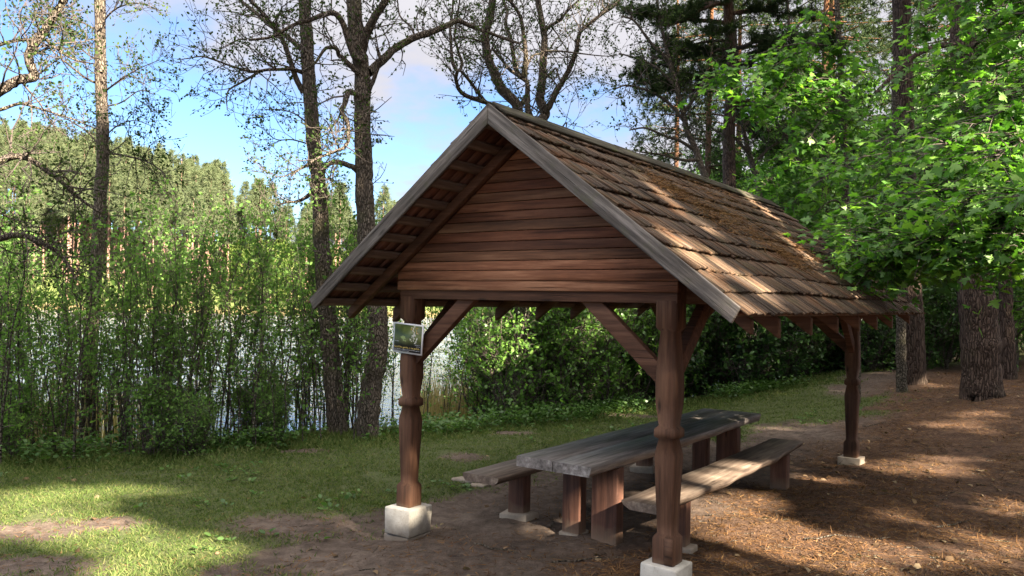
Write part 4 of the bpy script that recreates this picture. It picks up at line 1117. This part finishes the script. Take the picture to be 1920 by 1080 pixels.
# saplings of the lakeside thicket: thin whippy stems, leaves from knee height up
def sapling(seed):
    T = Tree(seed); rng = T.rng; H = rng.uniform(3.1, 4.2)
    ns = rng.integers(1, 3)
    for s_ in range(ns):
        a = rng.uniform(0, 2 * PI); ln = rng.uniform(.02, .26); h = H * rng.uniform(.75, 1)
        b = np.array([rng.normal(0, .1), rng.normal(0, .1), -.15])
        pts = np.array([b + [math.cos(a) * ln * h * t ** 1.4 + rng.normal(0, .03), math.sin(a) * ln * h * t ** 1.4 + rng.normal(0, .03), h * t] for t in np.linspace(0, 1, 7)])
        P, r = T.limb(pts, rng.uniform(.008, .018), .003, 6, 3)
        T.sprout(P, r, int(rng.uniform(8, 12)), .7, 1, .3, .45, 1, 3, .8, tmin=.0028)
        T.sprout(P, r, 18, .34, 0, .12, .3, 1, 4, .8, tmin=.0028)
    T.leaves(LEAF, .062, .5)
    root = thing('sapling', 'x', 'sapling'); T.wood.build('stem', M['bark_stem'], root, smooth=True); T.tw.build('foliage', [M['twig'], M['leaf_thicket']], root)
    return root
pool = Pool([sapling(200 + k) for k in range(9)]); rng = np.random.default_rng(61); cnt = 0
for k in range(185):
    e = rng.uniform(.15, 3.8); px = rng.uniform(-70, 730)
    for it in range(3):
        y = np.interp((px - 960) / 1503 * 11.5, EX, EY) + e / .85; x = (px - 960) / 1503 * y
    y = np.interp(x, EX, EY) + e / .85
    pool.put(x, y, rng.uniform(.66, 1.0), 'thin leafy sapling in the dense lakeside thicket left of the shelter', 'saplings of the lakeside thicket'); cnt += 1
for px, e in ((738, .9), (752, 2.2), (790, 2.8), (815, 1.8), (835, 2.4), (850, 2.9), (862, 1.6), (880, 2.1), (895, 1.4), (905, 2.6), (775, 3.4), (825, 3.3)):
    y = np.interp((px - 960) / 1503 * 12.3, EX, EY) + e / .85; x = (px - 960) / 1503 * y
    pool.put(x, y, rng.uniform(.55, .7), 'small open sapling by the water between front left post and bushes', 'small saplings seen between the front posts')
pool.done()

# leafy bushes seen under the roof, and dark hazels behind the shelter
def shrub(seed, leafm, H, lsize):
    T = Tree(seed); rng = T.rng
    for s_ in range(7):
        a = rng.uniform(0, 2 * PI); ln = rng.uniform(.1, .5); h = H * rng.uniform(.65, 1)
        pts = np.array([[math.cos(a) * ln * h * t + rng.normal(0, .05), math.sin(a) * ln * h * t + rng.normal(0, .05), h * t - .1] for t in np.linspace(0, 1, 6)])
        P, r = T.limb(pts, rng.uniform(.012, .022), .004, 6, 3)
        T.sprout(P, r, 15, .85, 1, .06, .25, .8, 4, .8, tmin=.003)
    T.leaves(LEAF, lsize, .7)
    root = thing('bush', 'x', 'bush'); T.wood.build('stem', M['bark_stem'], root, smooth=True); T.tw.build('foliage', [M['twig'], leafm], root)
    return root
pool = Pool([shrub(300 + k, M['leaf_shrub'], 2.7, .075) for k in range(5)]); rng = np.random.default_rng(62)
for k in range(66):
    px = rng.uniform(900, 1300); e = rng.uniform(.3, 4.0) if px > 940 else rng.uniform(2.2, 4.5)
    y = 13.5
    for it in range(4): x = (px - 960) / 1503 * y; y = np.interp(x, EX, EY) + e / .85
    pool.put(x, y, rng.uniform(.75, 1.15) * (.8 if px < 950 else 1), 'green leafy bush in the lakeside hedge seen under the roof beam', 'bushes seen between the front posts')
pool.done()
pool = Pool([shrub(310 + k, M['leaf_thicket'], 1.9, .07) for k in range(3)])
for k in range(15):
    e = rng.uniform(-.1, 2.2); px = rng.uniform(-40, 540)
    y = 11
    for it in range(4): x = (px - 960) / 1503 * y; y = np.interp(x, EX, EY) + e / .85
    pool.put(x, y, rng.uniform(.3, .62), 'low leafy bush among the sapling stems at the foot of the thicket', 'low bushes at the foot of the thicket')
pool.done()
pool = Pool([shrub(320 + k, M['leaf_dark'], 3.0, .095) for k in range(4)])
for k in range(52):
    px = rng.uniform(1240, 1690); y = 18
    e = rng.uniform(.4, 4.2)
    for it in range(4): x = (px - 960) / 1503 * y; y = np.interp(x, EX, EY) + e / .85
    pool.put(x, y, rng.uniform(.7, 1.15), 'dark shaded hazel bush behind the right half of the shelter', 'dark hazels behind the shelter')
for k in range(30):
    y = rng.uniform(17.5, 28); x = rng.uniform(.46, .72) * y
    pool.put(x, y, rng.uniform(.6, 1.1), 'shaded bush on the forest floor right of the shelter', 'bushes under the pines on the right')
pool.done()

# young broadleaf trees of the wood on the right
pool = Pool([proto_tree(340 + k, 9.5, .10, 12, 46, .15, M['leaf_forest'], M['bark_stem'], 'forest_tree', LEAF4, 2.9, .16, 1.1) for k in range(5)]); rng = np.random.default_rng(63)
spots = [(7.0, 18.8, .55), (4.9, 22.5, .6), (6.4, 24.5, .85), (3.6, 24, .7), (9.0, 26, 1.0), (11, 24.8, 1.05), (15.6, 23.5, 1.0), (5.6, 21, .62), (7.6, 23, .8), (9.3, 20.5, .7), (11.5, 22, .9), (12.6, 18.6, .7), (14.5, 21, .9), (6.6, 27, .8), (10, 28, 1.1), (13.8, 27, 1.1), (17, 25, 1.1), (8.5, 33, 1.0), (12.5, 35, 1.2), (17, 33, 1.3), (21, 30, 1.3), (16, 41, 1.4), (22, 40, 1.5), (27, 38, 1.5), (11, 43, 1.2), (28, 47, 1.7), (20, 50, 1.6), (10.6, 16.8, .55), (12.2, 15.4, .5)]
for x, y, s_ in spots:
    pool.put(x + rng.normal(0, .3), y + rng.normal(0, .4), s_, 'young broadleaf tree in the green wood behind and right of the shelter', 'broadleaf trees of the wood on the right')
pool.done()
# further pine trunks standing in that wood
pool = Pool([(lambda k: (lambda T: T)(k))(None)] if False else [])
def proto_pine(seed):
    T = Tree(seed); rng = T.rng; H = 19
    P, r = T.limb(np.array([[0, 0, -.2], [.1, 0, 5], [.05, .1, 10], [.1, 0, 15], [0, 0, H]]), .17, .04, 9, 5, .3); m = len(P)
    for q in range(46):
        z = 7 + 12 * (q + rng.random()) / 46; i = min(int(np.searchsorted(P[:, 2], z)), m - 1); a = rng.uniform(0, 2 * PI); LL = 2.8 * rng.uniform(.5, 1.1) * (1.1 - .7 * (z - 7) / 12)
        dd = np.array([math.cos(a), math.sin(a), rng.uniform(-.2, .2)]); pp = np.array([P[i] + dd * LL * t + [0, 0, -.1 * LL * t * (1 - t)] for t in np.linspace(0, 1, 4)])
        T.wood.tube(pp, np.linspace(.04, .008, 4), 4, cap=False)
        for k in range(26): T.lp.append(pp[0] + dd * LL * rng.uniform(.3, 1) + rng.normal(0, .22, 3)); T.ld.append(dd + rng.normal(0, .6, 3))
    T.leaves(TUFT, .3, .5)
    root = thing('pine_tree', 'x', 'tree'); T.wood.build('trunk', M['bark_pine'], root, smooth=True); T.tw.build('crown', [M['twig'], M['needle']], root); return root
pool = Pool([proto_pine(360), proto_pine(361)])
for x, y, s_ in ((9.6, 24.5, .95), (13.2, 23.5, 1.0), (11.8, 30, 1.1), (16, 28.5, 1.0), (19, 34, 1.2), (14.6, 37, 1.2), (8.2, 29, .9), (24, 36, 1.2), (7.2, 36, 1.0), (5.9, 24, .8), (21, 44, 1.3)):
    pool.put(x, y, s_, 'background pine trunk deeper in the wood right of the shelter', 'pines deeper in the wood on the right')
pool.done()
print('wood', time.time() - T0)

# ------------------------------------------------------------------ WOOD ON THE HILL ACROSS THE LAKE
def far_pine(seed):
    T = Tree(seed); rng = T.rng; H = 22
    T.limb(np.array([[0, 0, -1], [.1, 0, 7], [.2, .1, 15], [.1, 0, H]]), .32, .05, 6, 2); lo = rng.uniform(.52, .66)
    n = 400; h = rng.random(n) ** 1.15; z = H * (lo + (1.02 - lo) * h); rad = 2.7 * (1.02 - np.clip(h, 0, 1)) ** .75 * np.clip(.45 + h * 3, 0, 1) * np.sqrt(rng.random(n)) + .12; a = rng.uniform(0, 2 * PI, n)
    lay = np.round(h * 8 + rng.normal(0, .2, n)) / 8; z = H * (lo + (1.02 - lo) * np.clip(lay, 0, 1.02)) + rng.normal(0, .25, n)
    T.lp = list(np.stack([rad * np.cos(a), rad * np.sin(a), z - .12 * rad], -1)); T.ld = list(np.stack([np.cos(a), np.sin(a), rng.normal(.1, .4, n)], -1))
    T.leaves(TUFT, 1.05, .5)
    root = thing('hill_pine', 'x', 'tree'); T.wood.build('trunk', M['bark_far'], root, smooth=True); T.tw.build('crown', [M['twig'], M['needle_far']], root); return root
def far_broad(seed):
    T = Tree(seed); rng = T.rng; H = 12
    T.limb(np.array([[0, 0, -1], [.1, 0, 4], [.2, .1, 8], [.1, 0, H * .9]]), .2, .05, 6, 2)
    for c in range(34):
        h = rng.random(); a = rng.uniform(0, 2 * PI); rad = 3.0 * math.sin(min(.2 + h * .75, 1) * PI) * math.sqrt(rng.random()); c0 = np.array([rad * math.cos(a), rad * math.sin(a), H * (.16 + .84 * h)])
        k = 34; off = rng.normal(0, .55, (k, 3)) * [1, 1, .7]; T.lp += list(c0 + off); T.ld += list(off + rng.normal(0, .5, (k, 3)))
    T.leaves(LEAF4, .62, .6)
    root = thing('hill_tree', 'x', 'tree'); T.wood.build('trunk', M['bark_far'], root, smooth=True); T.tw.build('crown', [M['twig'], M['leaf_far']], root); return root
pp_ = Pool([far_pine(400 + k) for k in range(4)]); pb = Pool([far_broad(420 + k) for k in range(4)]); rng = np.random.default_rng(64)
n1 = n2 = 0
for k in range(560):
    y0 = 0
    px = rng.uniform(-60, 830) if rng.random() < .9 else rng.uniform(830, 1560)
    dd = 3 + 62 * rng.random() ** .75
    y = 160
    for it in range(4): x = (px - 960) / 1503 * y; y = yfar(x) + dd
    broad = rng.random() < (.12 if px < 430 else .78) * (1.5 if dd < 10 else 1)
    if broad and n2 < 290:
        pb.put(x, y, rng.uniform(.6, 1.15) * (.5 if (dd < 14 and px < 450) else .8), 'sunlit broadleaf tree in the wood on the hill across the lake', 'broadleaf trees on the hill across the lake'); n2 += 1
    elif n1 < 290:
        pp_.put(x, y, rng.uniform(.72, 1.15), 'tall bare trunked pine in the wood on the hill across the lake', 'pines on the hill across the lake'); n1 += 1
pp_.done(); pb.done()
print('hill', n1, n2, time.time() - T0)

# ------------------------------------------------------------------ GROUND COVER
rng = np.random.default_rng(70)
def scatter_frustum(n, ymin, ymax, pw=1.0, pad=.06):
    y = ymin + (ymax - ymin) * rng.random(n) ** pw
    x = (rng.random(n) * 2 - 1) * (.64 + pad) * y; return x, y
# lawn
x, y = scatter_frustum(330000, 4.6, 20, 1.0)
g, l = masks(x, y); e = edge_e(x, y); cl = fbm(x * 3.2, y * 3.2, 88, 3)
keep = (rng.random(len(x)) < np.clip(g * 1.15 * sstep(.3, .55, cl + g * .22), 0, 1) * np.clip(1.35 - y / 22, .3, 1)) & (e < .9)
x, y, e = x[keep], y[keep], e[keep]; z = ground_z(x, y); n = len(x)
BL = np.array([[0, -.09, 0], [0, .09, 0], [.55, .05, .03], [1, 0, .18]]); BF = [[0, 1, 2], [0, 2, 3]]
gbm = MB()
tall = .032 + .05 * sstep(-.7, .2, e) + .02 * fbm(x, y, 90)
for q in range(2):
    d = rng.normal(0, .75, (n, 3)); d[:, 2] = rng.uniform(.35, 1.1, n)
    gbm.cloud(BL, BF, np.stack([x + rng.normal(0, .02, n), y + rng.normal(0, .02, n), z - .004], -1), d, rng.normal(size=(n, 3)), tall * rng.uniform(.6, 1.3, n))
o = gbm.build('grass', M['grass']); tag(o, 'short shaded lawn grass between shelter and lakeside thicket', 'grass', kind='stuff')
print('grass', n, time.time() - T0)

# weeds along the foot of the thicket
T = Tree(71); wb_ = MB(); r7 = np.random.default_rng(71)
cx_ = r7.uniform(-10, 10, 5000); cx_ = cx_[fbm(cx_ * .9, cx_ * 0 + 3, 97, 3) > .5][:800]; cx_ = np.resize(cx_, 800) + r7.normal(0, .25, 800); ce = np.abs(r7.normal(.35, .5, 800)); cy_ = np.interp(cx_, EX, EY) + ce / .85
for q in range(14):
    h = r7.uniform(.02, .26, 800) * (.5 + .9 * fbm(cx_ * 1.1, cy_ * 1.1, 95)); a = r7.uniform(0, 2 * PI, 800); rr = r7.uniform(.02, .16, 800)
    Pq = np.stack([cx_ + rr * np.cos(a), cy_ + rr * np.sin(a), ground_z(cx_, cy_) + h], -1)
    Dq = np.stack([np.cos(a), np.sin(a), r7.normal(.25, .35, 800)], -1); Nq = r7.normal(0, .4, (800, 3)); Nq[:, 2] += 1
    wb_.cloud(LEAF[0], LEAF[1], Pq, Dq, Nq, r7.uniform(.03, .075, 800))
o = wb_.build('undergrowth', M['weed']); tag(o, 'low leafy weeds along the foot of the lakeside thicket', 'weeds', kind='stuff')

# reeds in the shallows
rb_ = MB()
def reeds(n, f, hh, seed, wid=.012):
    r = np.random.default_rng(seed); x, y = f(r, n); z = np.maximum(ground_z(x, y), WATER - .15)
    d = r.normal(0, .13, (n, 3)); d[:, 2] = 1
    tv = np.array([[0, -wid, 0], [0, wid, 0], [.6, wid * .7, .01], [.6, -wid * .7, .01], [1, 0, .06]])
    rb_.cloud(tv, [[0, 1, 2], [0, 2, 3], [3, 2, 4]], np.stack([x, y, z], -1), d, r.normal(size=(n, 3)), hh * r.uniform(.55, 1.1, n))
def near_reeds(lo, hi, e0, e1):
    def f(r, n):
        x = r.uniform(lo, hi, n); return x, np.interp(x, EX, EY) + r.uniform(e0, e1, n) / .85
    return f
reeds(2600, near_reeds(-2.0, 0.1, 3.5, 6.5), 1.35, 1, .006); reeds(2200, near_reeds(-11, -6.4, 2.5, 6.5), 1.5, 2, .006); reeds(700, near_reeds(-6.5, -2, 4, 6.5), .8, 3, .006)
o = rb_.build('reeds', M['reed']); tag(o, 'dry straw coloured reeds standing at the near water edge', 'reeds', kind='stuff')
rb_ = MB()
def far_reeds(r, n):
    x = r.uniform(-110, 110, n); return x, yfar(x) - r.uniform(0, 7, n)
reeds(9000, far_reeds, 1.5, 4, .09)
o = rb_.build('reed_belt', M['reed']); tag(o, 'pale reed belt along the far shore of the lake', 'reeds', kind='stuff')

# needle litter, fallen leaves, twigs, stones
x, y = scatter_frustum(190000, 4.4, 17, 1.25); g, l = masks(x, y); u, v = to_uv(x, y)
keep = (rng.random(len(x)) < np.clip(l * (1 - g), 0.16 * (1 - g) + .02, 1) * sstep(.32, .55, fbm(x * 2, y * 2, 99, 3) + .12)) & (edge_e(x, y) < .8); x, y = x[keep], y[keep]; n = len(x)
nb_ = MB(); d = rng.normal(0, 1, (n, 3)); d[:, 2] *= .22
nb_.cloud(np.array([[0, -.05, 0], [0, .05, 0], [1, 0, .02]]), [[0, 1, 2]], np.stack([x, y, ground_z(x, y) + .005], -1), d, rng.normal(0, .3, (n, 3)) + [0, 0, 1], rng.uniform(.04, .09, n))
o = nb_.build('needle_litter', M['dry_needle']); tag(o, 'brown pine needle litter covering the ground right of the shelter', 'litter', kind='stuff')
x, y = scatter_frustum(2600, 5, 17, 1.1); g, l = masks(x, y); keep = (rng.random(len(x)) < .05 + .65 * l * sstep(.35, .6, fbm(x * .8, y * .8, 7))) & (edge_e(x, y) < .5); x, y = x[keep], y[keep]; n = len(x)
lb_ = MB(); d = rng.normal(0, 1, (n, 3)); d[:, 2] *= .2; N = rng.normal(0, .35, (n, 3)); N[:, 2] += 1
lv = LEAF[0].copy(); lv[:, 2] *= 4
lb_.cloud(lv, LEAF[1], np.stack([x, y, ground_z(x, y) + .012], -1), d, N, rng.uniform(.03, .085, n))
o = lb_.build('fallen_leaves', M['dry_leaf']); tag(o, 'dry fallen leaves scattered over the brown ground', 'leaves', kind='stuff')
# small sticks and bits of bark over the bare ground
x, y = scatter_frustum(9000, 4.4, 15, 1.2); g, l = masks(x, y); keep = (rng.random(len(x)) < np.clip(1.1 - g * 1.4, .03, 1) * (.25 + .6 * l)) & (edge_e(x, y) < .4); x, y = x[keep], y[keep]; n = len(x)
sb_ = MB(); d = rng.normal(0, 1, (n, 3)); d[:, 2] *= .1
ST = np.array([[0, -.03, 0], [0, .03, 0], [0, 0, .05], [1, -.015, 0], [1, .02, 0], [1, 0, .04]])
sb_.cloud(ST, [[0, 3, 1], [1, 3, 4], [1, 4, 2], [2, 4, 5], [2, 5, 0], [0, 5, 3]], np.stack([x, y, ground_z(x, y) + .004], -1), d, rng.normal(0, .15, (n, 3)) + [0, 0, 1], rng.uniform(.03, .16, n) * rng.uniform(.5, 1, n))
o = sb_.build('stick_litter', M['bark_stem']); tag(o, 'small broken sticks littering the bare ground round the shelter', 'litter', kind='stuff')
# broad-leaved weeds in the lawn
x, y = scatter_frustum(1500, 4.8, 14, 1.1); g, l = masks(x, y); keep = (rng.random(len(x)) < g * sstep(.45, .65, fbm(x * .9, y * .9, 31))) & (edge_e(x, y) < .4); x, y = x[keep], y[keep]; n = len(x); lw = MB()
for q in range(7):
    a = rng.uniform(0, 2 * PI, n); rr = rng.uniform(.0, .06, n)
    Dq = np.stack([np.cos(a), np.sin(a), rng.uniform(.1, .7, n)], -1); Nq = rng.normal(0, .3, (n, 3)); Nq[:, 2] += 1
    lw.cloud(LEAF[0], LEAF[1], np.stack([x + rr * np.cos(a), y + rr * np.sin(a), ground_z(x, y) + rng.uniform(.005, .05, n)], -1), Dq, Nq, rng.uniform(.025, .075, n))
o = lw.build('lawn_weeds', M['weed']); tag(o, 'small broad leaved weeds growing in the lawn', 'weeds', kind='stuff')
# needles caught on the roof
nb_ = MB(); PT = []
for (u0, v0, su, sv, k) in ((1.95, 1.5, .22, .16, 800), (2.15, 2.1, .2, .3, 800), (2.5, 2.3, .1, .14, 600), (1.75, 1.2, .1, .1, 500), (1.55, 2.8, .16, .5, 500), (2.3, 3.2, .18, .5, 500)):
    uu = rng.normal(u0, su, k); vv_ = rng.normal(v0, sv, k); PT.append(np.stack([uu, vv_], -1))
PT = np.concatenate(PT); PT = PT[(PT[:, 0] > C_ + .1) & (PT[:, 0] < HALF + C_ - .1)]; n = len(PT)
Pw = np.array([W(a, b_, roof_z(a) + .048 + abs(rng.normal(0, .014))) for a, b_ in PT]); d = rng.normal(0, 1, (n, 3)) * [1, 1, .35]; slope_d = AXu * math.cos(PA) - AXz * math.sin(PA); d = d + slope_d * .5
nb_.cloud(np.array([[0, -.03, 0], [0, .03, 0], [1, 0, .05]]), [[0, 1, 2]], Pw, d, rng.normal(0, .5, (n, 3)) + [.3, -.2, 1], rng.uniform(.05, .11, n))
o = nb_.build('roof_needles', M['dry_needle']); tag(o, 'drift of brown pine needles caught on the right roof slope', 'litter', kind='stuff')

def twig(px, py, ln, ang, label):
    c = ground(px, py); r = np.random.default_rng(px); k = 6; b = MB()
    P = np.array([c + [math.cos(ang) * ln * (t - .5), math.sin(ang) * ln * (t - .5), 0] for t in np.linspace(0, 1, k)]); P[:, :2] += r.normal(0, .012, (k, 2)); P[:, 2] = ground_z(P[:, 0], P[:, 1]) + .012 + np.abs(r.normal(0, .008, k))
    b.tube(P, np.linspace(.007, .003, k), 5); o = b.build('fallen_twig', M['bark_stem'], origin=c); o.location = Vector(c)
    tag(o, label, 'twig', 'fallen twigs on the ground')
twig(1035, 985, .3, 1.5, 'short fallen twig beside the front table leg')
twig(1090, 1055, .45, .3, 'fallen twig on bare soil left of the front right post foot')
twig(1640, 800, .4, .2, 'pale fallen twig right of the far right post')
twig(1560, 1010, .5, .1, 'long fallen twig on needles in the right foreground')
twig(1790, 985, .5, .5, 'fallen twig on the shaded ground at the lower right')
twig(930, 1035, .35, -.4, 'fallen twig on bare soil right of the left concrete block')
twig(140, 880, .35, .9, 'fallen twig on the lawn in front of the thicket')
def stone(px, py, s_, label):
    c = ground(px, py); r = np.random.default_rng(px * 3 + py); b = MB(); th = np.linspace(0, 2 * PI, 10, endpoint=False); rr = 1 + r.normal(0, .14, 10)
    rings = [(.86, -.3), (1, .1), (.9, .34), (.45, .46)]
    V = np.array([[math.cos(a) * q * k * s_, math.sin(a) * q * k * s_ * .6, h * s_ * .5] for k, h in rings for a, q in zip(th, rr)]); V += r.normal(0, .02 * s_, V.shape)
    b.add(V, [[i_ * 10 + j_, i_ * 10 + (j_ + 1) % 10, (i_ + 1) * 10 + (j_ + 1) % 10, (i_ + 1) * 10 + j_] for i_ in range(3) for j_ in range(10)])
    b.add(np.vstack([V[30:], V[30:].mean(0) + [0, 0, .03 * s_]]), [[q, (q + 1) % 10, 10] for q in range(10)])
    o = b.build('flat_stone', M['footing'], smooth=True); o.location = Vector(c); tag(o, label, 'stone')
stone(872, 903, .16, 'pale flat stone lying left of the left bench end')
stone(900, 912, .11, 'small flat stone under the left bench end')
stone(1600, 868, .13, 'flat stone half sunk beside the far right post foot')
print('done', time.time() - T0, len(bpy.data.objects))
